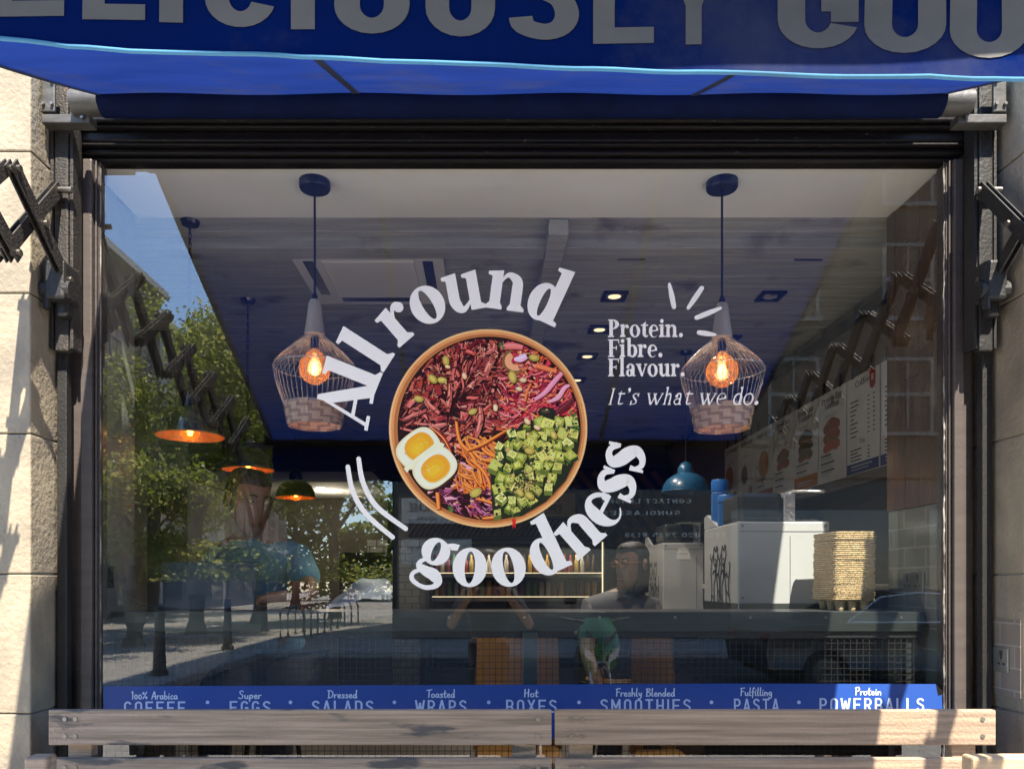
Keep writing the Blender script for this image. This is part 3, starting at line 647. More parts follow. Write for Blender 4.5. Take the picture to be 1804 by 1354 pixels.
for sgn, xc in ((-1, -1.46), (1, 1.73)):
    t = empty('roller_bracket', (xc, -.15, E+1.64), ('grey steel bracket holding the awning roller at its %s end' % ('left' if sgn < 0 else 'right')), 'bracket', 'steel brackets of the awning roller')
    m = MB(); m.cbox((xc+(.0 if sgn < 0 else .0), -.15, E+1.612), (.17, .05, .030), .003); m.build('shelf_plate', 'galvanised', t)
    m = MB(); m.cbox((xc+sgn*.06, -.17, E+1.70), (.045, .012, .13), .003); m.cbox((xc+sgn*.083, -.10, E+1.70), (.006, .14, .13), .002); m.build('side_plate', 'galvanised', t)
    for dx, dz in ((.045, .66), (.075, .66), (.045, .74), (-.06, .612)):
        m = MB(); m.tube([(xc+sgn*dx, -.172-.006, E+1+dz), (xc+sgn*dx, -.185, E+1+dz)], .006, 6); m.build('bolt', 'bolt', t)

# ------------------------------------------------------------ stickers on the glass
PX = 1/475.44
def sticker_flat(y=-.003): return Flat((0, y, E), (PX, 0, 0), (0, 0, PX))
def sx(x): return x-VX
def sy(y): return VY-y
WHITE = (.95, .92, .87)
BCX, BCY = 860.5, 753.5
ltr = empty('vinyl_lettering', (at(860, 753, D)), 'white serif vinyl lettering circling the salad bowl sticker on the glass', 'lettering')
def arc_word(name, items, rad, inward, em):
    f = sticker_flat(); 
    for ch, ang, wd in items:
        gl, a = serif(ch, S=.162, H=.05); k = em
        kx = wd/a if wd else k*.9
        for q in gl:
            P = []
            for px, py in q:
                u = (px-a/2)*kx; v = py*k
                th = R(ang)
                if not inward:   # upright outside the circle, ang clockwise from the top
                    x = (rad+v)*math.sin(th)+u*math.cos(th); y = -(rad+v)*math.cos(th)+u*math.sin(th)
                else:            # lower arc, ang from the bottom to the right
                    x = (rad-v)*math.sin(th)+u*math.cos(th); y = (rad-v)*math.cos(th)-u*math.sin(th)
                P.append((sx(BCX+x), sy(BCY+y)))
            f.poly(P, WHITE)
    o = f.mb['main'].build(name, 'vinyl', ltr); return o
arc_word('word', [('A', -79.2, 88), ('l', -68.2, 38), ('l', -57.2, 38)], 208, False, 138)
arc_word('word', [('r', -41.0, 54), ('o', -26.4, 66), ('u', -10.2, 72), ('n', 7.8, 72), ('d', 24.6, 68)], 209, False, 138)
arc_word('word', [('g', -22.4, 66), ('o', -7.6, 66), ('o', 8.2, 66), ('d', 25.0, 68), ('n', 41.2, 72), ('e', 54.6, 60), ('s', 66.6, 56), ('s', 78.2, 56)], 280, True, 138)
for pts in ([(632, 808, 8), (640, 850, 9), (664, 892, 9), (715, 931, 8)], [(613, 822, 8), (622, 866, 9), (646, 906, 9), (692, 946, 8)]):
    f = sticker_flat(); f.polys(stroke([(sx(a), sy(b), c) for a, b, c in pts], k=10, capr=True), WHITE, each=True); f.mb['main'].build('curved_dash', 'vinyl', ltr)
tg = empty('vinyl_slogan', at(1190, 640, D), 'white vinyl slogan reading Protein Fibre Flavour with short rays above it', 'lettering')
for s, yb, wd in (('Protein.', 594, 134), ('Fibre.', 629, 98), ('Flavour.', 663, 137)):
    f = sticker_flat(); text(f, s, sx(1070), sy(yb), 31, wd, font='serif', col=WHITE, S=.135); f.mb['main'].build('word', 'vinyl', tg)
f = sticker_flat(); text(f, "It's what we do.", sx(1070), sy(713), 29, 266, font='serif', col=WHITE, S=.062, sf=.022, shear=.24, space=.035); f.mb['main'].build('word', 'vinyl', tg)
for a, b, wa, wb in (((1179, 501), (1187, 541), 5, 8), ((1236, 508), (1212, 543), 8, 6), ((1269, 543), (1227, 560), 5, 8), ((1231, 586), (1260, 590), 8, 4)):
    f = sticker_flat(); f.polys(stroke([(sx(a[0]), sy(a[1]), wa), (sx((a[0]+b[0])/2), sy((a[1]+b[1])/2), 9), (sx(b[0]), sy(b[1]), wb)], capr=True), WHITE, each=True); f.mb['main'].build('ray_mark', 'vinyl', tg)
# blue band along the foot of the glass
bd = empty('blue_sticker_band', at(920, 1225, D), 'long blue vinyl band listing coffee, eggs, salads and more along the foot of the glass', 'sticker')
f = sticker_flat(-.0022); q = [(sx(183), sy(1208)), (sx(183), sy(1300)), (sx(1663), sy(1300)), (sx(1665), sy(1221)), (sx(1648), sy(1204)), (sx(1300), sy(1203)), (sx(900), sy(1205))]
f.poly(q); bm_ = f.mb['main'].build('band', 'blue_vinyl', bd)
f = sticker_flat(-.0030); f.poly([(sx(1648), sy(1204)), (sx(1665), sy(1221)), (sx(1652), sy(1224))]); f.mb['main'].build('peeled_corner', 'header_paint', bd)
PB = (.50, .58, .78)
f = sticker_flat(-.0026); f2 = sticker_flat(-.0026); f3 = sticker_flat(-.0026)
for top, ctr, wt, cap, wc in (('100% Arabica', 273, 82, 'COFFEE', 108), ('Super', 441, 40, 'EGGS', 72), ('Dressed', 604, 52, 'SALADS', 108), ('Toasted', 777, 50, 'WRAPS', 90), ('Hot', 936, 25, 'BOXES', 89), ('Freshly Blended', 1137, 104, 'SMOOTHIES', 159), ('Fulfilling', 1332, 56, 'PASTA', 79), ('Protein', 1529, 46, 'POWERBALLS', 184)):
    text(f, top, sx(ctr), sy(1230.5-7.5*(ctr-273)/1260), 14, wt, font='script', col=(.62, .70, .86), align='c', w=.11)
    text(f2, cap, sx(ctr if cap != 'POWERBALLS' else 1535), sy(1257.5-6*(ctr-273)/1260), 23, wc, font='dins', w=.13, col=PB, align='c', space=.22)
for x in (366, 512, 695, 861, 1020, 1253, 1407): f3 = sticker_flat(-.0026); f3.poly(circ(sx(x), sy(1236), 3.2, 12), PB); f3.mb['main'].build('dot', 'vinyl', bd)
f.mb['main'].build('handwriting', 'vinyl', bd); f2.mb['main'].build('capitals', 'vinyl', bd)
# ------------------------------------------------------------ the round salad bowl sticker (a flat print)
def salad():
    rd = random.Random(21)
    t = empty('salad_bowl_sticker', at(860, 753, D), 'large round sticker of a salad bowl with eggs, shredded beef and cucumber on the glass', 'sticker')
    K = 360/1354.0
    f = Flat((0, -.0021, E), (PX, 0, 0), (0, 0, PX), step=1.1e-6)
    def T(p): return (sx(680+p[0]*K), sy(570+p[1]*K))
    def put(poly, col, part): f.poly([T(p) for p in poly], LC(col), part)
    def LC(c):
        r, g, b = lin(c); return (min(.95, r*1.32), min(.95, g*1.12), min(.95, b*1.02))
    def putl(polys, col, part):
        f.k += 1
        for p in polys: f.poly([T(q) for q in p], LC(col), part, lift=False)
    CX, CY, RO, RI = 677, 694, 657, 603
    def jit(c, a): d = rd.randint(-a, a); return tuple(max(0, min(255, x+d+rd.randint(-a//3, a//3))) for x in c)
    def inside(x, y, m=0): return math.hypot(x-CX-6, y-CY) < RI-m
    # rim: ring segments with a printed grain and a lighter lip
    put(circ(CX, CY, RO, 96), (214, 160, 100), 'bowl_rim')
    for i in range(220):
        a = rd.random()*2*math.pi; l = rd.uniform(.05, .3); r0 = rd.uniform(RI+4, RO-4)
        putl(stroke([(CX+r0*math.cos(a+l*k/5), CY+r0*math.sin(a+l*k/5), rd.uniform(1, 5)) for k in range(6)], smooth=False), jit((205, 148, 90), 18), 'bowl_rim')
    putl(ring(CX, CY, RO-2, RO-2, RO-14, RO-14, n=96), (236, 194, 138), 'bowl_rim')
    putl(ring(CX, CY, RI+22, RI+22, RI, RI, n=96), (176, 116, 66), 'bowl_rim')
    put(circ(CX+6, CY, RI+4, 96), (38, 16, 18), 'shredded_beef')
    def strand(x, y, ang, L, wd, col, part, curl=.8, n=5, hi=None, sh=(30, 8, 12)):
        P = []; a = ang
        for k in range(n):
            if not inside(x, y, wd*.4): break
            P.append((x, y, wd*(.55+.6*math.sin(math.pi*(k+.6)/n))*rd.uniform(.85, 1.15)))
            x += L/(n-1)*math.cos(a); y += L/(n-1)*math.sin(a); a += rd.uniform(-curl, curl)/2
        if len(P) < 3: return
        putl(stroke([(p[0]+wd*.22, p[1]+wd*.3, p[2]*1.25) for p in P], k=3), sh, part)
        putl(stroke(P, k=3), col, part)
        if hi: putl(stroke([(p[0]-wd*.18, p[1]-wd*.2, p[2]*.30) for p in P[:-1]], k=3), hi, part)
    # beef
    ang0 = lambda x, y: math.atan2(y-560, x-440)+1.2+1.1*math.sin(x/90.)+.8*math.cos(y/110.)
    beef = [(160, 64, 62), (186, 88, 80), (122, 42, 46), (92, 28, 34), (206, 118, 104), (140, 48, 50), (176, 76, 60), (70, 20, 24)]
    n = 0
    while n < 620:
        x, y = rd.uniform(70, 860), rd.uniform(100, 800)
        if not inside(x, y, 12): continue
        if y > 700 and x < 330: continue
        if y > 640+.25*(x-400) and x > 600: continue
        n += 1; p = n/620
        strand(x, y, ang0(x, y)+rd.uniform(-.9, .9), rd.uniform(40, 170), rd.choice([6, 9, 12, 16, 22, 28])*rd.uniform(.8, 1.2), jit(rd.choice(beef), 26), 'shredded_beef', hi=jit(rd.choice([(214, 142, 128), (196, 116, 104), (226, 160, 146)]), 14) if rd.random() < .55 else None)
        if rd.random() < .5:
            for k in range(3):
                q, r_ = x+rd.uniform(-30, 30), y+rd.uniform(-30, 30)
                if inside(q, r_, 8): put(circ(q, r_, rd.uniform(1.5, 3.5), 5), (36, 14, 16), 'shredded_beef')
    for (x, y, a, L, wd) in ((725, 140, 1.75, 250, 38), (590, 330, .5, 120, 36), (545, 425, -.6, 110, 34), (425, 400, 1.55, 190, 28), (625, 560, 1.5, 200, 30), (745, 630, -.5, 120, 32), (800, 540, .6, 90, 30), (290, 690, -.2, 130, 26), (110, 640, -.4, 170, 22), (640, 205, -.4, 90, 26), (420, 150, .1, 170, 22)):
        strand(x, y, a, L, wd, jit((182, 96, 88), 10), 'shredded_beef', curl=.35, n=6, hi=(224, 158, 142))
    for k in range(420):
        x, y = rd.uniform(70, 850), rd.uniform(100, 780)
        if inside(x, y, 12) and not (y > 690 and x < 340) and not (y > 660 and x > 600): strand(x, y, rd.uniform(0, 6.28), rd.uniform(16, 60), rd.uniform(3, 8), jit(rd.choice([(70, 22, 24), (110, 40, 40), (206, 120, 100), (228, 168, 146), (150, 60, 54), (50, 16, 18)]), 16), 'shredded_beef', n=4)
    # red slaw, upper right
    slaw = [(226, 86, 80), (236, 112, 70), (206, 64, 84), (232, 128, 140), (190, 44, 70), (240, 140, 90), (150, 40, 74)]
    n = 0
    while n < 330:
        x, y = rd.uniform(730, 1260), rd.uniform(110, 700)
        if not inside(x, y, 14) or (y > 600 and x > 960) or x < 740+max(0, 330-y)*.1: continue
        n += 1
        strand(x, y, rd.uniform(-.9, .5)+.4*math.sin(x/60), rd.uniform(40, 130), rd.uniform(6, 16), jit(rd.choice(slaw), 18), 'red_slaw', curl=1.3, hi=jit((248, 190, 170), 10) if rd.random() < .4 else None, sh=(92, 14, 26))
    for pts, c in (([(985, 505, 22), (1050, 460, 30), (1110, 390, 34), (1165, 330, 24)], (226, 146, 178)), ([(1080, 520, 16), (1140, 490, 30), (1180, 430, 28), (1215, 410, 16)], (232, 160, 190)), ([(850, 240, 20), (890, 235, 46), (930, 215, 40)], (226, 190, 222)), ([(920, 520, 14), (935, 450, 16), (960, 400, 14)], (240, 120, 60)), ([(990, 280, 26), (1060, 300, 32), (1130, 320, 24)], (238, 120, 72)), ([(760, 160, 30), (830, 150, 44), (905, 160, 30)], (226, 120, 120)), ([(1120, 600, 30), (1170, 560, 40), (1240, 500, 26)], (96, 28, 40))):
        putl(stroke([(p[0]+5, p[1]+7, p[2]*1.15) for p in pts]), (96, 20, 36), 'red_slaw'); putl(stroke(pts), c, 'red_slaw')
        putl(stroke([(p[0]-3, p[1]-4, p[2]*.3) for p in pts]), tuple(min(255, x+26) for x in c), 'red_slaw')
    putl(ring(860, 250, 92, 82, 74, 66, 60, 250), (122, 96, 58), 'red_slaw'); putl(ring(860, 250, 74, 66, 30, 24, 70, 240), (226, 168, 128), 'red_slaw')
    put(circ(1065, 590, 60, 18, 34), (34, 34, 26), 'red_slaw'); put(circ(1055, 580, 30, 12, 14), (70, 74, 50), 'red_slaw')
    # purple cabbage
    n = 0
    cab = [(92, 28, 62), (128, 44, 92), (70, 18, 44), (170, 90, 130), (206, 150, 180), (150, 50, 80), (222, 126, 60), (228, 176, 140)]
    while n < 300:
        x, y = rd.uniform(260, 800), rd.uniform(790, 1290)
        if not inside(x, y, 10) or (x < 440 and y < 1080 and x+y < 1500): continue
        n += 1
        strand(x, y, rd.uniform(-.7, .9), rd.uniform(30, 100), rd.uniform(6, 18), jit(rd.choice(cab), 16), 'cabbage_shreds', hi=jit((216, 160, 196), 12) if rd.random() < .4 else None, sh=(40, 10, 26))
    for (x, y, a, wd, hh) in ((545, 990, 1.5, 44, 100), (430, 1165, .3, 90, 44), (735, 1225, .3, 66, 52), (480, 825, -.2, 60, 44)):
        put([(x-wd/2, y-hh*.3), (x, y-hh/2), (x+wd/2, y-hh*.1), (x+wd*.35, y+hh*.45), (x-wd*.3, y+hh/2)], (226, 170, 190), 'cabbage_shreds')
        put([(x-wd*.3, y+hh*.05), (x+wd/2, y-hh*.05), (x+wd*.35, y+hh*.45), (x-wd*.3, y+hh/2)], (84, 24, 58), 'cabbage_shreds')
    # carrot
    for i in range(70):
        x, y = rd.uniform(450, 720), rd.uniform(740, 1060); strand(x, y, rd.uniform(.2, 1.6), rd.uniform(60, 150), rd.uniform(8, 15), jit((234, 124, 44), 20), 'carrot_shreds', curl=.5, hi=jit((250, 172, 92), 10), sh=(112, 30, 16))
    for pts in ([(465, 650, 18), (490, 780, 20), (560, 860, 20), (610, 950, 18), (635, 1060, 14)], [(610, 770, 14), (660, 850, 20), (760, 885, 22), (840, 860, 20), (875, 815, 18)], [(520, 760, 16), (580, 850, 18), (640, 900, 20), (740, 910, 18), (820, 895, 12)], [(540, 840, 14), (640, 800, 18), (760, 730, 14), (830, 690, 8)], [(560, 900, 18), (630, 960, 20), (680, 1040, 16), (690, 1100, 10)], [(300, 690, 20), (380, 760, 24), (430, 850, 16)], [(340, 1120, 24), (350, 1230, 22)], [(600, 1160, 12), (680, 1180, 16), (770, 1215, 12)], [(640, 1290, 12), (720, 1280, 20), (790, 1260, 12)]):
        c = (238, 126, 42) if pts[0][0] != 300 else (166, 44, 40)
        putl(stroke([(p[0]+5, p[1]+7, p[2]*1.2) for p in pts]), (110, 30, 18), 'carrot_shreds'); putl(stroke(pts), c, 'carrot_shreds'); putl(stroke([(p[0]-3, p[1]-3, p[2]*.3) for p in pts]), (252, 176, 96), 'carrot_shreds')
    # cucumber
    put([(705, 1240), (690, 980), (760, 830), (900, 660), (1100, 610), (1255, 640), (1284, 730), (1270, 860), (1190, 1040), (1060, 1180), (900, 1275), (780, 1285)], (30, 40, 22), 'cucumber_cubes')
    spots = []
    for gy in range(9):
        for gx in range(9):
            x = 735+gx*68+rd.uniform(-16, 16)+(gy % 2)*24; y = 665+gy*72+rd.uniform(-16, 16)
            if inside(x, y, 28) and (x-735)*.9+(y-660) > 120+rd.uniform(-20, 20) and not (x < 700): spots.append((x, y))
    spots.sort(key=lambda p: p[1])
    for x, y in spots:
        s = rd.uniform(24, 38); a = rd.uniform(0, math.pi/2); c, sn = math.cos(a), math.sin(a)
        top = [(x+s*(u*c-v*sn), y-8+s*.86*(u*sn+v*c)) for u, v in ((-1, -1), (1, -1), (1, 1), (-1, 1))]
        top = [(p[0]*.98+x*.02+rd.uniform(-8, 8), p[1]+rd.uniform(-8, 8)) for p in top]
        dep = rd.uniform(16, 34); low = sorted(range(4), key=lambda k: -top[k][1])
        skin = rd.random() < .75
        put([(p[0]+7, p[1]+dep*.6+9) for p in top], (20, 26, 14), 'cucumber_cubes')
        for k in range(4):
            p, q = top[k], top[(k+1) % 4]
            if (p[1]+q[1])/2 > y-8+2:
                lit = (p[0]+q[0])/2 > x
                colr = (34, 62, 28) if (skin and lit) else ((140, 158, 70) if lit else (92, 114, 46))
                put([p, q, (q[0], q[1]+dep), (p[0], p[1]+dep)], jit(colr, 10), 'cucumber_cubes')
        put(top, jit(rd.choice([(198, 208, 108), (178, 192, 84), (222, 226, 146), (150, 166, 62)]), 14), 'cucumber_cubes')
        put([((p[0]-x)*.62+x, (p[1]-y+8)*.62+y-8) for p in top], jit((190, 208, 112), 12), 'cucumber_cubes')
        for k in range(rd.randint(5, 14)):
            q, r_ = x+rd.uniform(-.8, .8)*s, y-8+rd.uniform(-.8, .8)*s
            put(circ(q, r_, rd.uniform(1.8, 4.2), 5), rd.choice([(44, 38, 22), (70, 50, 30), (120, 110, 60)]), 'cucumber_cubes')
    for i in range(150):
        q, r_ = rd.gauss(910, 50), rd.gauss(1060, 40)
        if inside(q, r_, 20): strand(q, r_, rd.uniform(0, 3), rd.uniform(10, 24), rd.uniform(3, 7), rd.choice([(40, 32, 20), (90, 70, 40), (200, 180, 120), (60, 70, 40)]), 'cucumber_cubes', n=3)
    for i in range(130):
        x, y = rd.uniform(720, 1270), rd.uniform(640, 1270)
        if inside(x, y, 18) and (x-735)*.9+(y-660) > 130:
            a = rd.random()*3; s = rd.uniform(6, 17); put([(x+s*math.cos(a+q)*rd.uniform(.7, 1.2), y+s*math.sin(a+q)*rd.uniform(.7, 1.2)) for q in (0, 1.5, 3.1, 4.6)], jit(rd.choice([(60, 84, 34), (34, 52, 26), (120, 130, 60), (196, 180, 120), (90, 110, 50)]), 12), 'cucumber_cubes')
    # egg halves
    def blob(cx, cy, rx, ry, rot, pw=2.6, n=48, k=1.0):
        o = []
        for i in range(n):
            a = 2*math.pi*i/n; u = math.copysign(abs(math.cos(a))**(2/pw), math.cos(a))*rx*k; v = math.copysign(abs(math.sin(a))**(2/pw), math.sin(a))*ry*k
            o.append((cx+u*math.cos(rot)-v*math.sin(rot), cy+u*math.sin(rot)+v*math.cos(rot)))
        return o
    rot = R(-38)
    for (cx, cy, yx, yy) in ((215, 828, 220, 812), (325, 958, 328, 958)):
        put(blob(cx+9, cy+12, 150, 118, rot), (60, 30, 26), 'egg')
    for (cx, cy, yx, yy) in ((215, 828, 220, 812), (325, 958, 328, 958)):
        put(blob(cx, cy, 148, 114, rot, 2.8), (236, 228, 190), 'egg'); put(blob(cx+2, cy-2, 138, 104, rot, 2.7), (250, 246, 220), 'egg')
        put(blob(yx+3, yy+5, 100, 82, rot, 2.4), (238, 206, 120), 'egg'); put(blob(yx, yy, 97, 78, rot, 2.4), (240, 166, 44), 'egg')
        put(blob(yx-4, yy+6, 72, 54, rot, 2.2), (244, 178, 40), 'egg'); put(blob(yx-10, yy+14, 44, 30, rot, 2.2), (250, 190, 50), 'egg')
        for k in range(6): put(circ(yx+rd.uniform(-60, 60), yy+rd.uniform(-50, 50), rd.uniform(3, 8), 7, rd.uniform(2, 4)), (252, 214, 110), 'egg')
    put([(345, 780), (390, 800), (378, 824), (340, 832), (190, 925), (140, 990), (120, 960), (200, 890)], (246, 240, 208), 'egg')
    # seeds
    for x, y, a, r in ((398, 250, 1.4, 34), (372, 378, .1, 33), (218, 502, .2, 33), (575, 585, -.4, 30), (838, 357, 1.3, 42), (980, 230, .2, 36), (595, 1120, -.5, 42), (1270, 860, 1.3, 44), (492, 122, .1, 28), (795, 106, .1, 26), (908, 378, 0, 24), (882, 436, .2, 22), (935, 650, .8, 26), (950, 1140, .6, 36), (888, 1120, .9, 30), (950, 845, .2, 34), (310, 370, .8, 36), (725, 560, 1.5, 24), (520, 350, 1.2, 24), (410, 290, .2, 18), (1110, 740, 1.1, 32), (1000, 690, .5, 24)):
        if not inside(x, y, 6): continue
        put(circ(x+3, y+6, r+3, 16, r*.68, a), (50, 30, 16), 'seed_print'); base = (172, 164, 76) if r > 28 else (222, 190, 150)
        put(circ(x, y, r, 18, r*.64, a), jit(base, 10), 'seed_print'); put(circ(x-3, y-3, r*.66, 14, r*.36, a), jit(tuple(min(255, c+28) for c in base), 8), 'seed_print')
    for i in range(60):
        x, y = rd.uniform(120, 1240), rd.uniform(150, 1250)
        if inside(x, y, 20): put(circ(x, y, rd.uniform(6, 12), 8, rd.uniform(3, 5), rd.random()*3), jit((224, 196, 150), 16), 'seed_print')
    # leafy bits at the rim
    for x, y in ((1245, 650), (1262, 700), (430, 1225), (1240, 600), (765, 150)):
        for k in range(7): put(circ(x+rd.uniform(-18, 18), y+rd.uniform(-18, 18), rd.uniform(6, 14), 7, rd.uniform(4, 8), rd.random()*3), jit((70, 112, 50), 20), 'cucumber_cubes')
    for part, mb in f.mb.items(): mb.build(part, 'print', t)
    f = sticker_flat(-.004)
    f.poly([(sx(902), sy(914)), (sx(909), sy(914)), (sx(908), sy(922)), (sx(909), sy(931)), (sx(905), sy(926)), (sx(902), sy(931)), (sx(903), sy(922))], (.75, .02, .02))
    f.mb['main'].build('red_tag', 'print', t)
salad()
# ------------------------------------------------------------ inside the shop
mat('plaster', (.74, .73, .70), (.68, .67, .64), rough=.8, scale=(1.5, 1.5, 1.5), bump=.05)
mat('plank_ceiling', (.44, .44, .40), (.29, .29, .265), rough=.65, scale=(2, 26, 26), detail=9, bump=.25, bscale=60, c3=(.15, .13, .12), s3=3.5, t3=(.58, .72))
mat('dark_wall', (.13, .115, .10), (.10, .09, .08), rough=.7, scale=(2, 2, 12))
mat('cladding', (.105, .060, .036), (.055, .032, .020), rough=.5, scale=(16, 16, 2.2), detail=10, bump=.3, bscale=50, c3=(.16, .11, .07), s3=5, t3=(.56, .7))
mat('floor_wood', (.17, .155, .14), (.12, .11, .10), rough=.5, scale=(3, 12, 3))
mat('grey_wall', (.20, .20, .19), (.16, .16, .155), rough=.8)
brick_mat('wall_tile', (.24, .24, .19), (.20, .20, .16), (.34, .33, .28), 1.0, .155, .0795, ms=.0035, rough=.22, bump=.5, axis='YZ')
brick_mat('back_tile', (.50, .50, .48), (.44, .44, .42), (.08, .08, .08), 1.0, .15, .075, ms=.005, rough=.3, bump=.4, axis='XZ')
mat('steel', (.07, .08, .075), (.05, .058, .055), rough=.35, metal=.6, scale=(1, 20, 20), rvar=.1)
mat('slate', (.05, .052, .055), (.035, .036, .04), rough=.35)
mat('mesh_wire', (.035, .033, .03), (.05, .045, .04), rough=.45, metal=.5)
mat('wire_white', (.40, .41, .44), (.33, .34, .37), rough=.35, metal=.4)
mat('cord', (.006, .009, .02), (.005, .007, .016), rough=.6)
mat('navy', (.005, .010, .03), (.004, .008, .024), rough=.4)
mat('pale_wood', (.50, .44, .36), (.40, .34, .27), rough=.5, scale=(20, 20, 3), detail=8)
mat('wicker', (.66, .46, .30), (.54, .36, .22), rough=.6, bump=.4, bscale=120)
mat('wicker_dark', (.40, .26, .16), (.32, .20, .12), rough=.6)
mat('black_enamel', (.012, .013, .014), (.018, .018, .018), rough=.25, coat=.4)
mat('copper_inside', (.62, .26, .10), (.50, .20, .08), rough=.35, metal=.3)
mat('blue_enamel', (.02, .10, .20), (.015, .08, .17), rough=.3, coat=.3)
mat('blue_plastic', (.02, .14, .44), (.016, .12, .38), rough=.4)
mat('filament', (1, .6, .2), rough=.5, emit=(1.0, .42, .06), estr=4)
mat('glow', (1, .9, .7), rough=.5, emit=(1.0, .78, .42), estr=.24)
mat('led', (1, .9, .7), rough=.5, emit=(1.0, .80, .48), estr=.22)
mat('board_white', (.66, .64, .60), (.58, .56, .53), rough=.5)
mat('white_panel', (.44, .45, .45), (.39, .40, .40), rough=.35, scale=(3, 3, 3))
mat('dark_plastic', (.025, .027, .028), (.04, .04, .04), rough=.3)
mat('laptop_grey', (.045, .045, .05), (.035, .035, .04), rough=.4, metal=.3)
mat('pulp', (.66, .51, .29), (.54, .40, .22), rough=.95, scale=(60, 60, 60), bump=1.0, bscale=180)
mat('dark_cabinet', (.05, .048, .045), (.035, .034, .032), rough=.5)
mat('beans', (.10, .045, .025), (.05, .022, .012), rough=.4)
mat('chrome', (.75, .76, .75), (.55, .56, .55), rough=.25, metal=.6, bump=.6, bscale=70)
mat('tan_leather', (.36, .19, .05), (.30, .155, .04), rough=.5, bump=.1)
mat('sheet_plastic', (.55, .62, .68), (.45, .52, .58), rough=.35, bump=.4, bscale=20)
mat('socket_steel', (.42, .42, .40), (.34, .34, .32), rough=.3, metal=.8)
mat('yellow_board', (.50, .36, .14), (.44, .31, .12), rough=.6)
mat('stripe_wood', (.20, .10, .055), (.10, .05, .03), rough=.6)
mat('black_matt', (.012, .012, .013), (.018, .018, .018), rough=.7)

CE = E+1.556; YN = .434; FL = .25; XL, XR, YB = -2.7, 2.5, 5.9
sh = empty('shop_interior', (0, 3, FL), 'white and timber lined cafe interior seen through the shop window', 'interior')
m = MB(); m.bx((GL-.06, .01, CE), (GR+.06, YN, CE+.1)); m.build('soffit', 'plaster', sh)
m = MB(); m.bx((-1.62, .012, FL), (-1.498, YN, CE-.001)); m.build('side_wall', 'grey_wall', sh)
# right nib: cladding boards above, tiles below
xn = 1.713
m = MB()
ys = [.012, .10, .19, .29, .37, YN]
for a, b in zip(ys, ys[1:]):
    z = E+.30
    while z < CE-.05:
        z2 = min(CE-.002, z+rnd.uniform(.5, 1.1)); m.cbox((xn+.012+rnd.uniform(-.002, .002), (a+b)/2, (z+z2)/2), (.022, b-a-.003, z2-z-.003), .0015); z = z2
m.build('cladding', 'cladding', sh)
m = MB(); m.bx((xn+.008, .012, FL), (xn+.10, YN-.002, E+.299)); m.build('tiling', 'wall_tile', sh)
m = MB(); m.bx((xn+.024, .012, E+.30), (xn+.10, YN, CE)); m.build('nib_wall', 'dark_wall', sh)
m = MB(); m.bx((xn+.1001, YN-.1, FL), (XR, YN, CE+.09)); m.build('nib_wall', 'dark_wall', sh)
m = MB(); m.bx((XL, YN-.1, FL), (-1.621, YN, CE+.09)); m.build('nib_wall', 'dark_wall', sh)
# boarded ceiling running across, with cross boards at slightly different drops
m = MB(); y = YN+.001
while y < YB:
    b = min(YB, y+.128); m.cbox((0, (y+b)/2, CE+.03+rnd.uniform(-.002, .002)), (XR-XL+.1, b-y-.005, .06), .004); y = b
m.build('boarded_ceiling', 'plank_ceiling', sh)
m = MB(); m.bx((XL-.1, YN, CE+.07), (XR+.1, YB+.1, CE+.1)); m.build('ceiling_deck', 'black_matt', sh)
for y0, y1, dz in ((.62, .74, .05),):
    m = MB(); m.cbox((0, (y0+y1)/2, CE-dz/2), (XR-XL, y1-y0, dz), .004); m.build('cross_beam', 'plank_ceiling', sh)
m = MB(); m.cbox((.315, (YN+3.0)/2+.01, CE-.035), (.085, 3.0-YN, .07), .004); m.build('long_beam', 'plank_ceiling', sh)
m = MB(); m.bx((XR, YN-.1, FL), (XR+.1, YB, CE+.1)); m.build('side_wall', 'dark_wall', sh)
m = MB(); m.bx((XL-.1, YN-.1, FL), (XL, YB, CE+.1)); m.build('side_wall', 'grey_wall', sh)
m = MB(); m.bx((XL-.1, YB, FL), (XR+.1, YB+.1, CE+.1)); m.build('back_wall', 'dark_wall', sh)
m = MB(); m.bx((XL, .05, FL-.1), (XR, YB, FL)); m.build('floor', 'floor_wood', sh)
# sloping boxed-in duct along the right wall
m = MB(); m.cbox((XR-.21, (YN+YB)/2, CE-.13), (.42, YB-YN, .26), .005); m.build('boxed_duct', 'dark_wall', sh)
# white column and opening on the left, with a lowered white ceiling behind
m = MB(); m.cbox((-2.0, 2.0, (FL+CE)/2), (.18, .2, CE-FL), .006); m.build('column', 'grey_wall', sh)
m = MB(); m.cbox((-1.85, 5.0, E+.98), (1.6, 1.4, .1), .01); m.build('low_ceiling', 'plaster', sh)
m = MB(); m.cbox((-.93, 4.9, E+.35), (.1, .12, 1.36), .004); m.cbox((-1.85, 4.22, E+1.08), (1.7, .06, .1), .004); m.build('opening_frame', 'black_matt', sh)
for x, y in ((-1.62, 4.7), (-1.5, 5.1), (-1.36, 5.5), (-1.75, 4.95)):
    m = MB(); m.lathe((x, y, E+.928), [(.045, .002), (.045, 0), (.03, 0)], 16); m.build('downlight_rim', 'chrome', sh)
    m = MB(); m.lathe((x, y, E+.9285), [(.0, 0), (.03, 0)], 16); m.build('downlight_lens', 'glow', sh)

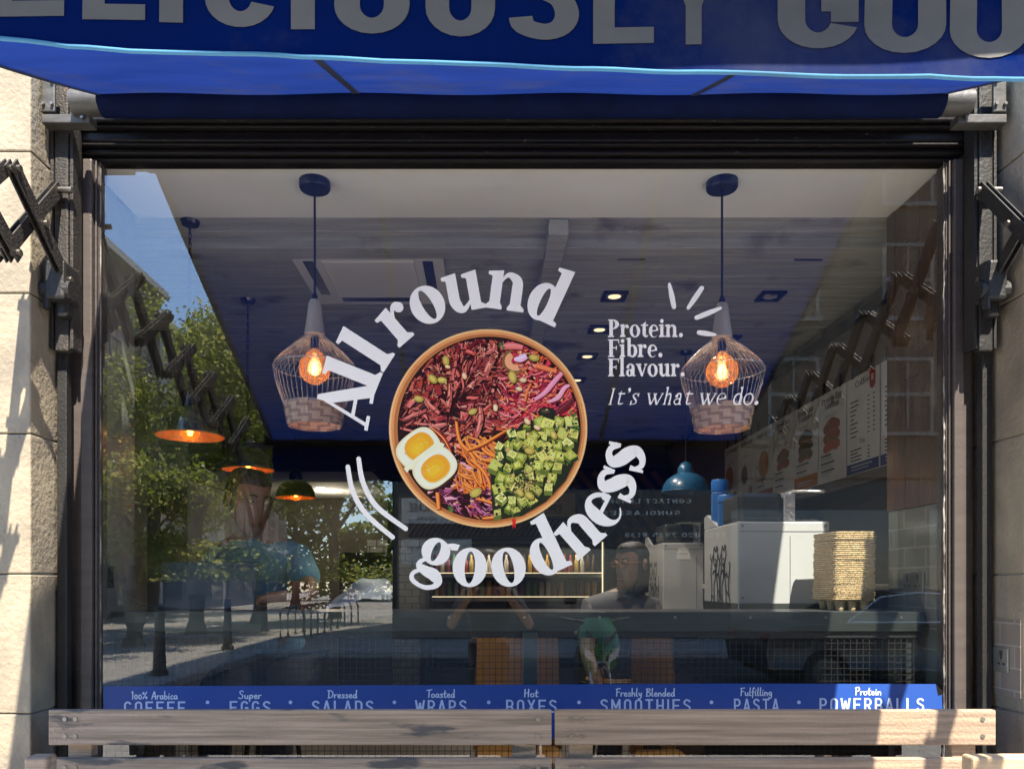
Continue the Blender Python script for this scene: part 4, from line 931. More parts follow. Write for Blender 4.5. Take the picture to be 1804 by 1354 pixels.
# ------------------------------------------------------------ ceiling things
t = empty('ceiling_air_conditioner', at(655, 490, 3.95), 'square white ceiling cassette air conditioner with slots, set in the planks', 'air conditioner')
cx, cy = -.56, 1.02
m = MB(); m.cbox((cx, cy, CE-.015), (.72, .72, .03), .008); m.build('frame', 'plaster', t)
m = MB(); m.cbox((cx, cy, CE-.034), (.44, .44, .012), .006); m.build('grille', 'plaster', t)
for dx, dy, a, b in ((-.285, 0, .05, .42), (.285, 0, .05, .42), (0, -.285, .42, .05), (0, .285, .42, .05)):
    m = MB(); m.cbox((cx+dx, cy+dy, CE-.0315), (a, b, .004), .002); m.build('slot', 'dark_plastic', t)
spots = [(.70, 3.62, 1), (.70, 4.17, 1), (.70, 4.72, 1), (.70, 5.28, 1), (.70, 5.9, 1), (1.55, 3.63, 0), (1.546, 4.17, 0), (1.55, 4.9, 0)]
nm = ['nearest', 'second', 'third', 'fourth', 'farthest']
for i, (x, dist, on) in enumerate(spots):
    y = dist-D
    lab = ('lit square recessed spotlight, %s in the row left of the right cage lamp' % nm[i]) if on else ('unlit square recessed spotlight, %s in the row on the right of the ceiling' % ['nearest', 'middle', 'farthest'][i-5])
    t = empty('ceiling_spotlight', (x, y, CE), lab, 'spotlight', 'square recessed spotlights')
    m = MB()
    for dx, dy, a, b in ((-.055, 0, .022, .132), (.055, 0, .022, .132), (0, -.055, .088, .022), (0, .055, .088, .022)): m.cbox((x+dx, y+dy, CE-.008), (a, b, .014), .002)
    m.build('frame', 'navy', t)
    m = MB(); m.lathe((x, y, CE-.012), [(.040, 0), (.043, .006), (.034, .004)], 20); m.build('lamp_ring', 'chrome', t, smooth=True)
    m = MB(); m.lathe((x, y, CE-.010), [(0, 0), (.034, 0)], 20); m.build('lamp_lens', 'glow' if on else 'chrome', t)
    if on and i < 4:
        l = bpy.data.lights.new('spot', 'SPOT'); l.energy = 7; l.spot_size = R(100); l.color = (1, .88, .74); l.shadow_soft_size = .03
        lo = bpy.data.objects.new('spot', l); COL.objects.link(lo); lo.parent = t; lo.location = (0, 0, -.03)

def bulb(t, x, y, z, r, glowr=.006):
    m = MB(); m.lathe((x, y, z), [(.012, r*1.45), (.018, r*1.1), (r*.62, r*.78), (r*.93, r*.36), (r, 0), (r*.93, -r*.38), (r*.70, -r*.72), (r*.35, -r*.94), (.001, -r)], 24); b = m.build('bulb', 'bulb_glass', t, smooth='all')
    m = MB()
    for k in range(8):
        a = k*math.pi/4; m.tube([(x+r*.12*math.cos(a), y+r*.12*math.sin(a), z+r*.42), (x+r*.22*math.cos(a), y+r*.22*math.sin(a), z), (x+r*.16*math.cos(a), y+r*.16*math.sin(a), z-r*.38)], .0030, 5)
    m.build('filament', 'filament', b if False else t)
    m = MB(); m.tube([(x, y, z+r*1.2), (x, y, z+r*1.9)], .016, 12); m.build('lamp_holder', 'navy', t)
def point(t, e, col=(1, .55, .22), r=.03, dz=0):
    l = bpy.data.lights.new('lamp', 'POINT'); l.energy = e; l.color = col; l.shadow_soft_size = r
    o = bpy.data.objects.new('lamp', l); COL.objects.link(o); o.parent = t; o.location = (0, 0, dz)
    return o
def cage_lamp(px, ztop, label):
    dist = 2.99; x = (px-VX)*dist/F; y = dist-D; zb = E+.86
    t = empty('cage_pendant_lamp', (x, y, zb), label, 'pendant lamp', 'wire cage pendant lamps in the window')
    m = MB(); m.lathe((x, y, CE), [(0, -.032), (.056, -.032), (.060, -.026), (.060, 0)], 32); m.build('ceiling_rose', 'navy', t, smooth=True)
    m = MB(); m.tube([(x, y, CE-.03), (x, y, E+1.10+ztop)], .0045, 8); m.lathe((x, y, E+1.09+ztop), [(.014, 0), (.011, .02), (.005, .035)], 12); m.build('cord', 'cord', t, smooth=True)
    m = MB(); m.lathe((x, y, E+.96+ztop), [(0, .135), (.018, .135), (.024, .12), (.030, .07), (.040, .0), (.036, -.004), (0, -.004)], 28); m.build('wooden_neck', 'pale_wood', t, smooth=True)
    N = 44; prof = [(.040, .955), (.075, .925), (.118, .885), (.150, .850), (.159, .832), (.150, .78), (.134, .73), (.118, .685)]
    m = MB()
    for k in range(N):
        a = 2*math.pi*k/N
        m.tube([(x+r*math.cos(a), y+r*math.sin(a), E+z+ztop) for r, z in prof], .0009, 4, cap=False)
        # every upper wire also runs askew so that the shoulder shows a crossed net
        tw = [0, .10, .2, .28, .32]
        m.tube([(x+r*math.cos(a+b), y+r*math.sin(a+b), E+z+ztop) for (r, z), b in zip(prof[:5], tw)], .0007, 4, cap=False)
    for r, z in ((.159, .832), (.040, .955), (.118, .685)): m.tube([(x+r*math.cos(2*math.pi*k/36), y+r*math.sin(2*math.pi*k/36), E+z+ztop) for k in range(36)], .0016, 5, closed=True)
    m.build('wire_cage', 'wire_white', t, smooth='all')
    m = MB(); m2 = MB(); rows = 9; NB = 48
    for j in range(rows):
        for k in range(NB):
            z0 = .690-j*.0095; rr = .118-(.690-z0)*.19+ (.0024 if (k//3+j//2) % 2 else 0); a0, a1 = 2*math.pi*k/NB, 2*math.pi*(k+.96)/NB; z1 = z0-.0088
            tgt = m2 if ((k % 3 == 0) if (k//3+j//2) % 2 else (j % 2 == 0)) else m
            ri = rr-.004
            tgt.grid([[(x+q*math.cos(a), y+q*math.sin(a), E+z+ztop) for q, z in ((rr, z0), (rr, z1), (ri, z1), (ri, z0), (rr, z0))] for a in (a0, a1)])
    wb = m.build('wicker_band', 'wicker', t); m2.build('dark_weave', 'wicker_dark', wb)
    bulb(t, x, y, E+.83+ztop, .062)
    point(t, .20, (1, .74, .50), dz=-.03)
    return t
cage_lamp(554.5, .0, 'left wire cage pendant lamp with wooden neck, glowing bulb and woven band')
cage_lamp(1272, -.012, 'right wire cage pendant lamp with wooden neck and glowing bulb, above the milk coloured machines')
def dome_lamp(px, pyrim, dist, r, label, inner='copper_inside', outer='black_enamel', lit=True, group='black dome pendant lamps', chain=True, sc_=1.0):
    p = at(px, pyrim, dist); x, y, z = p
    t = empty('dome_pendant_lamp', p, label, 'pendant lamp', group)
    prof = [(r, 0), (r*.99, .012), (r*.93, .045), (r*.78, .085), (r*.5, .115), (r*.34, .125), (r*.33, .16), (r*.22, .19), (r*.12, .20), (.006, .205)]
    m = MB(); m.lathe(p, prof, 36); m.build('shade', outer, t, smooth=True)
    m = MB(); m.lathe(p+Vector((0, 0, -.0015)), [(a*.985, b) for a, b in prof[:6]], 36); m.build('shade_lining', inner, t, smooth='all')
    m = MB(); m.tube([p+Vector((r*math.cos(2*math.pi*k/48), r*math.sin(2*math.pi*k/48), 0)) for k in range(48)], .003, 6, closed=True); m.build('rim', inner, t, smooth='all')
    m = MB()
    if chain:
        zz = z+.2; k = 0
        while zz < CE-.01:
            d = .006
            m.tube([(x+(d*math.cos(a) if k % 2 else 0), y+(0 if k % 2 else d*math.cos(a)), zz+.011+.014*math.sin(a)) for a in [2*math.pi*i/8 for i in range(8)]], .0018, 4, closed=True); zz += .021; k += 1
        m.tube([(x-.004, y, CE-.02), (x-.009, y, z+.5), (x-.03, y, z+.30), (x-.055, y, z+.22), (x-.04, y, z+.16)], .0022, 5)
    else: m.tube([(x, y, z+.19), (x, y, CE)], .004, 6)
    m.build('chain', 'black_iron', t)
    m = MB(); m.lathe((x, y, CE), [(0, -.018), (.035, -.016), (.042, 0)], 20); m.build('ceiling_rose', 'black_enamel', t, smooth=True)
    if lit: bulb(t, x, y, z+.02, .042); point(t, .10, dz=.015, r=.02)
dome_lamp(335, 768, 3.32, .142, 'black dome pendant lamp with glowing orange inside, nearest and leftmost of three')
dome_lamp(437, 827, 4.24, .140, 'black dome pendant lamp with orange inside hanging over the seated man')
dome_lamp(521, 876, 5.45, .140, 'smallest black dome pendant lamp, farthest back, right of the seated man')
dome_lamp(1208, 866, 5.2, .16, 'blue enamel dome pendant lamp hanging unlit beside the menu boards', inner='blue_enamel', outer='blue_enamel', lit=False, group='black dome pendant lamps', chain=False)

# ------------------------------------------------------------ counter behind the glass
ct = empty('window_counter', (0, .3, FL), 'grey steel edged counter running along the inside of the window on a wire mesh front', 'counter')
m = MB(); m.cbox(((-1.44+1.69)/2, .30, E-.134), (3.13, .37, .036), .002); m.build('counter_top', 'slate', ct)
m = MB(); m.cbox(((-1.44+1.69)/2, .112, E-.151), (3.13, .006, .075), .001); m.build('front_edge', 'steel', ct)
for k in range(11):
    m = MB(); x = -1.30+k*.29; m.tube([(x, .1085, E-.135), (x, .1075, E-.135)], .006, 8); m.build('screw', 'bolt', ct)
m = MB(); m.cbox((.125, .135, E-.20), (3.13, .03, .03), .002); m.cbox((.125, .135, E-.80), (3.13, .03, .03), .002); m.build('rail', 'black_iron', ct)
m = MB(); x = -1.43
while x < 1.69: m.box((x, .125, E-.50), (.0022, .0022, .60)); x += .0245
z = E-.21
while z > E-.80: m.box((.125, .122, z), (3.12, .0022, .0022)); z -= .0245
m.build('wire_mesh', 'mesh_wire', ct)
for x in (-1.35, .172, 1.66):
    m = MB(); m.cbox((x, .118 if x > 0 and x < 1 else .15, E-.69), (.055, .03, 1.0), .003); m.build('leg', 'steel', ct)
# tan chair backs behind the mesh
def tan_chair(px, dist, label, wd=.46):
    p = at(px, 1120, dist); x, y = p.x, p.y; t = empty('bar_chair', (x, y, FL), label, 'chair', 'tan leather bar chairs behind the counter')
    m = MB(); rows = []
    for j in range(9):
        v = j/8; w_ = wd*(.50+.0*v)*(1-.10*v); zz = E-.86+v*.66
        rows.append([(x+w_*u, y+.10*(1-u*u)-.0*v+.06*v, zz+(.02*(1-u*u) if j == 8 else 0)) for u in [i/6-1 for i in range(13)]])
    m.grid(rows); m.grid([[(a, b+.035, c) for a, b, c in r] for r in rows]); m.build('backrest', 'tan_leather', t, smooth='all')
    m = MB(); m.cbox((x, y-.14, E-.88), (wd*.95, .42, .07), .03); m.build('seat', 'tan_leather', t, smooth=True)
    for a in (-1, 1):
        for b in (-1, 1):
            m = MB(); m.tube([(x+a*.15, y-.14+b*.13, E-.9), (x+a*.2, y-.14+b*.18, FL)], .014, 8); m.build('leg', 'black_iron', t)
tan_chair(912, 3.95, 'tan leather chair back behind the mesh, left of the steel post')
tan_chair(1192, 3.85, 'tan leather chair back behind the mesh, right of the steel post')
tan_chair(1395, 4.3, 'tan leather chair behind the mesh under the white machines')

# ------------------------------------------------------------ things on and behind the counter
def tray_stack():
    x0, x1, y0, y1 = 1.422, 1.592, .275, .50; zb = E-.115
    t = empty('cup_tray_stack', ((x0+x1)/2, (y0+y1)/2, zb), 'tall stack of brown pulp cup trays on the counter, sunlit', 'cup trays')
    rd = random.Random(3); n = 34; h0 = .045; pitch = (.325-h0)/n
    for k in range(n):
        z = zb+h0+k*pitch; dx, dy = rd.uniform(-.0025, .0025), rd.uniform(-.003, .003); m = MB(); P = []; N = 72
        gx = .004*(k/n-.5)
        for i in range(N):
            a = 2*math.pi*i/N; u = math.copysign(abs(math.cos(a))**.15, math.cos(a)); v = math.copysign(abs(math.sin(a))**.15, math.sin(a))
            P.append(((x0+x1)/2+dx+gx+u*((x1-x0)/2+rd.uniform(-.0012, .0012)), (y0+y1)/2+dy+v*((y1-y0)/2+rd.uniform(-.0012, .0012))))
        C0 = ((x0+x1)/2+dx, (y0+y1)/2+dy)
        S = lambda f, zz: [(C0[0]+(p[0]-C0[0])*f, C0[1]+(p[1]-C0[1])*f, zz+rd.uniform(-.0006, .0006)) for p in P]
        m.grid([S(.93, z-.006), S(.985, z), S(1.0, z+.001), S(.995, z+.0042), S(.9, z+.0045), S(.2, z-.002)], True)
        m.build('tray', 'pulp', t)
    m = MB()
    for a in (-1, 0, 1):
        for b in (-1, 0, 1):
            m.lathe(((x0+x1)/2+a*.05, (y0+y1)/2+b*.075, zb), [(0, .001), (.014, .001), (.024, .045)], 12)
    m.cbox(((x0+x1)/2, (y0+y1)/2, zb+.043), (x1-x0-.012, y1-y0-.012, .008), .002)
    m.build('tray_feet', 'pulp', t, smooth=True)
tray_stack()
def cow_print(f, x, y, w, h, col=(.03, .03, .03)):
    # standing cattle drawn in thin ink lines
    for k, dx in enumerate((0, .36)):
        X = lambda a: x+w*(a+dx); Y = lambda b: y+h*b; q = w*.028
        for pts in ([(.10, .0), (.12, .3), (.08, .5), (.12, .72), (.20, .86)], [(.24, 0), (.22, .28), (.28, .42), (.30, .7)], [(.40, 0), (.38, .3), (.33, .5), (.34, .74)], [(.54, .02), (.50, .3), (.55, .6), (.52, .7)],
                    [(.12, .72), (.06, .8), (.05, .86)], [(.20, .86), (.24, .98), (.30, .9), (.36, .99), (.40, .86)], [(.20, .86), (.22, .7), (.27, .64), (.34, .70), (.40, .86)], [(.26, .76), (.30, .76)], [(.16, .5), (.24, .56), (.3, .5)], [(.35, .45), (.42, .5), (.48, .42)], [(.13, .12), (.2, .05)], [(.42, .2), (.5, .12)]):
            L = stroke([(X(a), Y(b)) for a, b in pts], q, k=4); f.polys(L, col)
def machine(x0, x1, y0, y1, z0, z1, label, hopper=True, logo=False):
    t = empty('coffee_machine', ((x0+x1)/2, (y0+y1)/2, z0), label, 'coffee machine', 'white coffee machines')
    m = MB(); m.cbox(((x0+x1)/2, (y0+y1)/2, (z0+z1)/2), (x1-x0, y1-y0, z1-z0), .008); m.build('body', 'white_panel', t)
    # raised rear corner panel
    m = MB(); m.prism([(y1, z1), (y1-.16, z1), (y1-.22, z1+.0), (y1-.05, z1+.07), (y1, z1+.06)], x0+.001, x0+.02, Matrix(((0, 0, 1, 0), (1, 0, 0, 0), (0, 1, 0, 0), (0, 0, 0, 1)))); m.build('side_flap', 'white_panel', t)
    m = MB(); m.cbox((x0-.001, (y0+y1)/2, z0+.055), (.004, y1-y0-.01, .1), .001); m.cbox(((x0+x1)/2, y0-.001, z0+.055), (x1-x0-.01, .004, .1), .001); m.build('plinth', 'steel', t)
    f = Flat((x0-.0022, y1, z0), (0, -1, 0), (0, 0, 1)); cow_print(f, .10, .22*(z1-z0), y1-y0-.18, .58*(z1-z0)); text(f, 'Pure.', .5*(y1-y0), .12*(z1-z0)+.0, .028, .13, font='serif', col=(.02, .02, .02), align='c'); f.mb['main'].build('side_print', 'print', t)
    if logo:
        f = Flat((x0, y0-.0016, z0), (1, 0, 0), (0, 0, 1)); c = (x1-x0)/2; f.poly([(c-.05, z1-z0-.115), (c+.05, z1-z0-.115), (c+.035, z1-z0-.035), (c-.035, z1-z0-.035)], (.62, .62, .60)); f.poly([(c-.03, z1-z0-.08), (c+.03, z1-z0-.08), (c+.03, z1-z0-.075), (c-.03, z1-z0-.075)], (.3, .3, .3)); f.mb['main'].build('badge', 'print', t)
    m = MB(); m.cbox(((x0+x1)/2, y0-.0008, z1-.045), (x1-x0-.012, .002, .002), .0005); m.cbox((x0+.235, y0-.0008, (z0+z1)/2), (.002, .002, (z1-z0)*.72), .0005); m.build('seam', 'steel', t)
    m = MB()
    for a, b in ((x0+.02, z1-.02), (x1-.02, z1-.02), (x0+.02, z0+.13), (x1-.02, z0+.13)): m.lathe((a, y0, b), [(0, .004), (.005, .003), (.006, 0)], 8, Matrix.Rotation(R(90), 4, 'X').to_3x3())
    m.build('screw', 'bolt', t)
    m = MB(); m.tube([(x1-.06, y0-.004, z0+.16), (x1-.05, y0-.03, z0+.10), (x1-.03, y0-.04, z0+.03), (x1-.0, y0-.02, z0+.01)], .005, 6); m.build('power_lead', 'dark_plastic', t)
    if hopper:
        hx0, hx1 = x0+.0, x1-.01; hz = .135; ym = (y0+y1)/2
        m = MB(); m.cbox((hx0+.115, y0+.16, z1+hz/2), (.20, .26, hz), .02); m.build('hopper', 'dark_plastic', t)
        m = MB(); m.cbox((hx0+.245, y0+.10, z1+hz/2), (.055, .14, hz-.006), .004); m.build('chrome_front', 'chrome', t)
        m = MB(); m.cbox((hx1-.075, y0+.14, z1+hz/2), (.145, .22, hz), .012); m.build('bean_hopper', 'clear_plastic', t)
        m = MB(); rd = random.Random(5)
        for k in range(150): m.box((hx1-.075+rd.uniform(-.06, .06), y0+.14+rd.uniform(-.09, .09), z1+.006+rd.uniform(0, .012)), (.011, .007, .005), Matrix.Rotation(rd.random()*3, 3, 'Z'))
        m.build('coffee_beans', 'beans', t)
        m = MB(); m.cbox((hx1-.075, y0+.14, z1+hz+.004), (.155, .23, .012), .004); m.build('hopper_lid', 'chrome', t)
    return t
machine(1.14, 1.555, .62, 1.16, E-.20, E+.274, 'nearer white coffee machine with cow drawing on its side, behind the cup trays', True)
machine(1.235, 1.52, 2.50, 3.10, E-.35, E+.274, 'farther smaller white coffee machine left of the big one', True, True)
m = MB(); m.cbox((1.4, .87, E-.23), (.9, .62, .04), .004); wt = m.build('work_top', 'pale_wood'); 
t = empty('back_counter', (1.6, 2.4, FL), 'dark serving counter with a wooden top behind the coffee machines', 'counter'); wt.parent = t; wt.location = -t.location
m = MB(); m.cbox((1.98, 2.42, E-.03), (.94, 2.3, .035), .004); m.build('worktop', 'pale_wood', t)
m = MB(); m.bx((1.55, 1.3, FL), (2.45, 3.6, E-.06)); m.build('cabinet', 'dark_cabinet', t)
m = MB(); m.bx((.98, .60, FL), (1.84, 1.18, E-.255)); m.build('front_cabinet', 'black_matt', t)
for i, (px, pt, rr, yy, lab) in enumerate(((1268, 845, .042, 1.04, 'taller blue canister behind the shorter one on the coffee machine'), (1281, 872, .044, .93, 'shorter blue canister in front of the taller one on the coffee machine'))):
    dist = D+yy; x = (px-VX)*dist/F; zt = E+(VY-pt)*dist/F; zb = E+.275
    t = empty('blue_canister', (x, yy, zb), lab, 'canister', 'blue canisters')
    m = MB(); m.lathe((x, yy, zb), [(0, 0), (rr, .002), (rr, (zt-zb)*.72), (rr*.9, (zt-zb)*.74), (rr, (zt-zb)*.76)], 28); m.build('body', 'blue_plastic', t, smooth=True)
    m = MB(); m.lathe((x, yy, zb), [(rr*1.01, (zt-zb)*.765), (rr*1.01, (zt-zb)*.96), (rr*.9, (zt-zb)), (0, (zt-zb))], 28); m.build('lid', 'blue_plastic', t, smooth=True)
# sockets
def socket(name_loc, u, v, nrm, label, wd=.146, ht=.086, m1='socket_steel'):
    o = Vector(name_loc); u, v, n = Vector(u), Vector(v), Vector(nrm); M = Matrix((u, v, n)).transposed()
    t = empty('wall_socket', o, label, 'wall socket', 'steel wall sockets')
    m = MB(); m.cbox(o+n*.004, (wd, ht, .008), .003, M); m.build('face_plate', m1, t)
    for a in ((-.5, .5) if wd > .1 else (0,)):
        c = o+u*(a*wd*.5)
        m = MB(); m.cbox(c+v*.012+n*.0085, (.007, .018, .002), .0005, M); m.cbox(c-v*.014-u*.013+n*.0085, (.012, .007, .002), .0005, M); m.cbox(c-v*.014+u*.013+n*.0085, (.012, .007, .002), .0005, M); m.build('pin_hole', 'black_matt', t)
        m = MB(); m.cbox(c+v*.024+n*.0095, (.012, .016, .004), .001, M); m.build('switch', 'dark_plastic', t)
socket((xn+.008, .235, E+.0), (0, -1, 0), (0, 0, 1), (-1, 0, 0), 'steel double wall socket on the tiled side wall inside the window')
socket((1.845-.004, -.085, E-.275), (0, -1, 0), (0, 0, 1), (-1, 0, 0), 'steel double wall socket outside on the right pier above the bench', wd=.13)
# tiles on the outer pier round that socket
brick_mat('pier_tile', (.30, .25, .21), (.25, .21, .18), (.40, .36, .31), 1.0, .15, .078, ms=.003, rough=.4, bump=.4, axis='YZ')
m = MB(); m.bx((1.8405, -.205, E-.40), (1.8449, -.035, E-.13)); tag(m.build('tile_patch', 'pier_tile', loc=(1.843, -.1, E-.3)), 'small patch of brown wall tiles round the socket on the right pier', 'tiles')
socket((-1.496, .16, E+.02), (0, 1, 0), (0, 0, 1), (1, 0, 0), 'black double socket with plugs at the left end of the counter', m1='dark_plastic')

# laptop
lx, ly, lz = -1.13, .36, E-.115
t = empty('laptop', (lx, ly, lz), 'open dark grey laptop on the counter in front of the seated man', 'laptop')
m = MB(); M = Matrix.Rotation(R(-14), 3, 'X'); m.cbox((lx-.01, ly-.045, lz+.10), (.40, .008, .205), .004, M); m.build('screen_lid', 'laptop_grey', t)
m = MB(); m.cbox((lx, ly+.10, lz+.009), (.38, .26, .016), .005); b_ = m.build('keyboard_base', 'laptop_grey', t)
m = MB(); m.cbox((lx+.33, ly+.02, lz+.012), (.05, .12, .02), .006); m.tube([(lx+.33, ly+.02, lz+.02), (lx+.2, ly-.06, lz+.012), (lx-.1, ly-.12, lz+.006), (lx-.28, ly-.05, lz+.02), (lx-.33, ly-.08, lz+.06)], .0035, 6); tag(m.build('power_cable', 'dark_plastic', loc=(lx, ly, lz)), 'black power lead trailing along the counter beside the laptop', 'cable')
# red tumbler near his arm
p = at(525, 1074, 3.25)
t = empty('red_tumbler', (p.x, p.y, E-.115), 'dark red tumbler on the counter beside the laptop', 'cup')
m = MB(); m.lathe((p.x, p.y, E-.115), [(0, 0), (.03, 0), (.042, .12), (.040, .12), (.028, .006)], 24); mat('dark_red', (.16, .02, .015), rough=.35); m.build('cup', 'dark_red', t, smooth=True)
# crumpled plastic sheet over a dark chair back
def crumple():
    m = MB(); rd = random.Random(4); rows = []
    for j in range(15):
        v = j/14; r = []
        for i in range(22):
            u = i/21; x = -.72+u*.30-.03*v; y = .62+.16*v+.02*math.sin(u*9); z = E-.13+.15*math.sin(u*1.9+.1)*(.35+.65*v)+.007*math.sin(u*14+v*7)+.006*math.sin(v*11-u*6)+rd.uniform(-.0015, .0015)
            r.append((x, y, z))
        rows.append(r)
    m.grid(rows)
    tag(m.build('plastic_sheet', 'sheet_plastic', smooth='all', loc=(-.6, .65, E-.1)), 'crumpled pale plastic sheet lying right of the seated man', 'plastic sheet')
crumple()

# ------------------------------------------------------------ menu boards on the right wall
rl = MB(); rl.cbox((XR-.46, 3.0, E+1.452), (.03, 4.6, .05), .003); 
for k in range(12): rl.cbox((XR-.46, .95+k*.42, E+1.49), (.02, .03, .06), .002)
tag(rl.build('menu_rail', 'black_matt', loc=(XR-.46, 3.0, E+1.45)), 'black rail carrying the row of menu boards on the right wall', 'rail')
m = MB(); m.bx((XR-.44, YN+.01, E+.55), (XR-.40, YB-.01, E+1.5)); mat('menu_wall', (.15, .12, .095), (.12, .096, .076), rough=.7); tag(m.build('menu_partition', 'menu_wall', loc=(XR-.42, 3, E+1)), 'brown wall panel behind the row of menu boards', 'wall panel')
XB = XR-.45
boards = [('Hi Protein', 'bowl', (214, 150, 50), (150, 40, 40)), ('Hi Protein', 'dish', (90, 40, 40), (222, 140, 40)), ('Super Eggs', 'bowl', (220, 150, 60), (200, 90, 70)), ('Breakfast|Toasties', 'roll', (180, 100, 60), None), ('Breakfast|Toasties', 'bun', (120, 100, 50), (226, 140, 30)), ('Protein Egg|Muffins', 'bun', (214, 110, 50), None), ('Coffee', 'list', None, (24, 60, 150)), ('', 'list', None, (24, 60, 150))]
blab = ['menu board farthest from the window with an orange bowl at its left', 'menu board with a dark dish and an orange foot, second from the far end', 'menu board headed Super Eggs with a round egg dish', 'menu board headed Breakfast Toasties with a wrapped roll and plain white foot', 'menu board headed Breakfast Toasties with a toastie and orange foot', 'menu board headed Protein Egg Muffins with an orange muffin', 'menu board headed Coffee with a price list and a small red tab', 'nearest menu board, half hidden, white with a blue foot']
S_ = XB/2.5
for i, (title, kind, pc, foot) in enumerate(boards):
    ya = (8.03-i*.452)*S_-D; yb = ya-.435*S_; zt, zb = E+1.385*S_, E+.73*S_
    t = empty('menu_board', (XB, (ya+yb)/2, zb), blab[i], 'menu board', 'menu boards hanging on the right wall')
    m = MB(); m.cbox((XB+.004, (ya+yb)/2, (zt+zb)/2), (.006, ya-yb, zt-zb), .001); m.build('board', 'board_white', t)
    m = MB()
    for q in (.2, .8): m.cbox((XB-.0, ya+(yb-ya)*q, zt+.03), (.008, .02, .07), .001)
    m.build('hanger', 'black_matt', t)
    W_, H_ = ya-yb, zt-zb; f = Flat((XB-.0005, ya, zb), (0, -1, 0), (0, 0, 1)); ink = (.02, .02, .03); rd = random.Random(i)
    for k, s in enumerate(title.split('|')):
        if s: text(f, s, W_*.5, H_*(.885-.075*k), .034, W_*min(.75, .075*len(s)), font='serif', col=ink, align='c', S=.12)
    def lines(x, y, w, n, dy=.012):
        for k in range(n): f.poly(rect(x, y-k*dy, x+w*rd.uniform(.6, 1), y-k*dy+.0035), (.25, .25, .27))
    if kind == 'list':
        for k in range(9): f.poly(rect(W_*.12, H_*(.74-k*.045), W_*(.12+rd.uniform(.12, .3)), H_*(.74-k*.045)+.007), ink); f.poly(rect(W_*.66, H_*(.74-k*.045), W_*.73, H_*(.74-k*.045)+.006), ink); f.poly(rect(W_*.82, H_*(.74-k*.045), W_*.89, H_*(.74-k*.045)+.006), ink)
        text(f, 'Tea', W_*.5, H_*.30, .026, W_*.16, font='serif', col=ink, align='c', S=.12)
        for k in range(4): f.poly(rect(W_*.12, H_*(.24-k*.035), W_*(.12+rd.uniform(.2, .4)), H_*(.24-k*.035)+.007), ink); f.poly(rect(W_*.66, H_*(.24-k*.035), W_*.73, H_*(.24-k*.035)+.006), ink)
        if i == 6: f.poly([(W_*.72, H_*.86), (W_*.90, H_*.86), (W_*.90, H_*1.0), (W_*.72, H_*1.0)], (.32, .01, .02)); f.poly(circ(W_*.81, H_*.86, W_*.09, 14), (.32, .01, .02)); text(f, 'g', W_*.81, H_*.90, .03, W_*.08, font='serif', col=(.8, .8, .8), align='c')
    else:
        lines(W_*.25, H_*.74, W_*.5, 2); cy = H_*(.50 if kind != 'dish' else .46); c0 = tuple(.55*v for v in lin(pc)); rr = W_*(.27 if kind in ('bowl', 'roll', 'bun') else .2); cx_ = W_*(.5 if i > 1 else .36)
        if kind in ('bowl', 'dish'):
            f.poly(circ(cx_, cy, rr*1.06, 26), (.30, .20, .10)); f.poly(circ(cx_, cy, rr, 26), c0)
            for k in range(40): f.poly(circ(cx_+rd.gauss(0, rr*.38), cy+rd.gauss(0, rr*.38), rr*rd.uniform(.06, .2), 6), tuple(min(1, v*rd.uniform(.5, 1.5)) for v in c0))
        else:
            for k in range(3 if kind == 'bun' else 2):
                yy = cy+(k-1)*rr*.6
                f.polys(stroke([(cx_-rr*.9, yy-rr*.1, rr*.5), (cx_, yy+rr*.14, rr*.75), (cx_+rr*.9, yy, rr*.5)], capr=True), tuple(v*(1-.22*k) for v in c0), each=True)
                f.polys(stroke([(cx_-rr*.8, yy-rr*.35, rr*.12), (cx_, yy-rr*.2, rr*.16), (cx_+rr*.8, yy-rr*.3, rr*.12)]), (.12, .16, .04) if k % 2 else (.35, .08, .04), each=True)
            for k in range(25): f.poly(circ(cx_+rd.uniform(-rr, rr), cy+rd.uniform(-rr, rr)*.9, rr*rd.uniform(.04, .1), 5), tuple(min(1, v*rd.uniform(.5, 1.6)) for v in c0))
        if i < 2: lines(W_*.68, H_*.62, W_*.22, 6, .02); f.poly(circ(W_*.75, H_*.2, W_*.12, 12), (.3, .05, .05))
        else:
            for k in range(3): f.poly(rect(W_*.1, H_*(.29-k*.085), W_*rd.uniform(.4, .7), H_*(.29-k*.085)+.009), ink); lines(W_*.1, H_*(.27-k*.085), W_*.5, 2)
    if foot: f.poly(rect(.002, .002, W_-.002, H_*(.15 if foot[2] < 100 else .11)), tuple(.5*v for v in lin(foot))); f.poly(rect(W_*.15, H_*.07, W_*.8, H_*.085), (.4, .39, .35)); f.poly(rect(W_*.15, H_*.04, W_*.7, H_*.05), (.4, .39, .35))
    f.mb['main'].build('print', 'print', t)

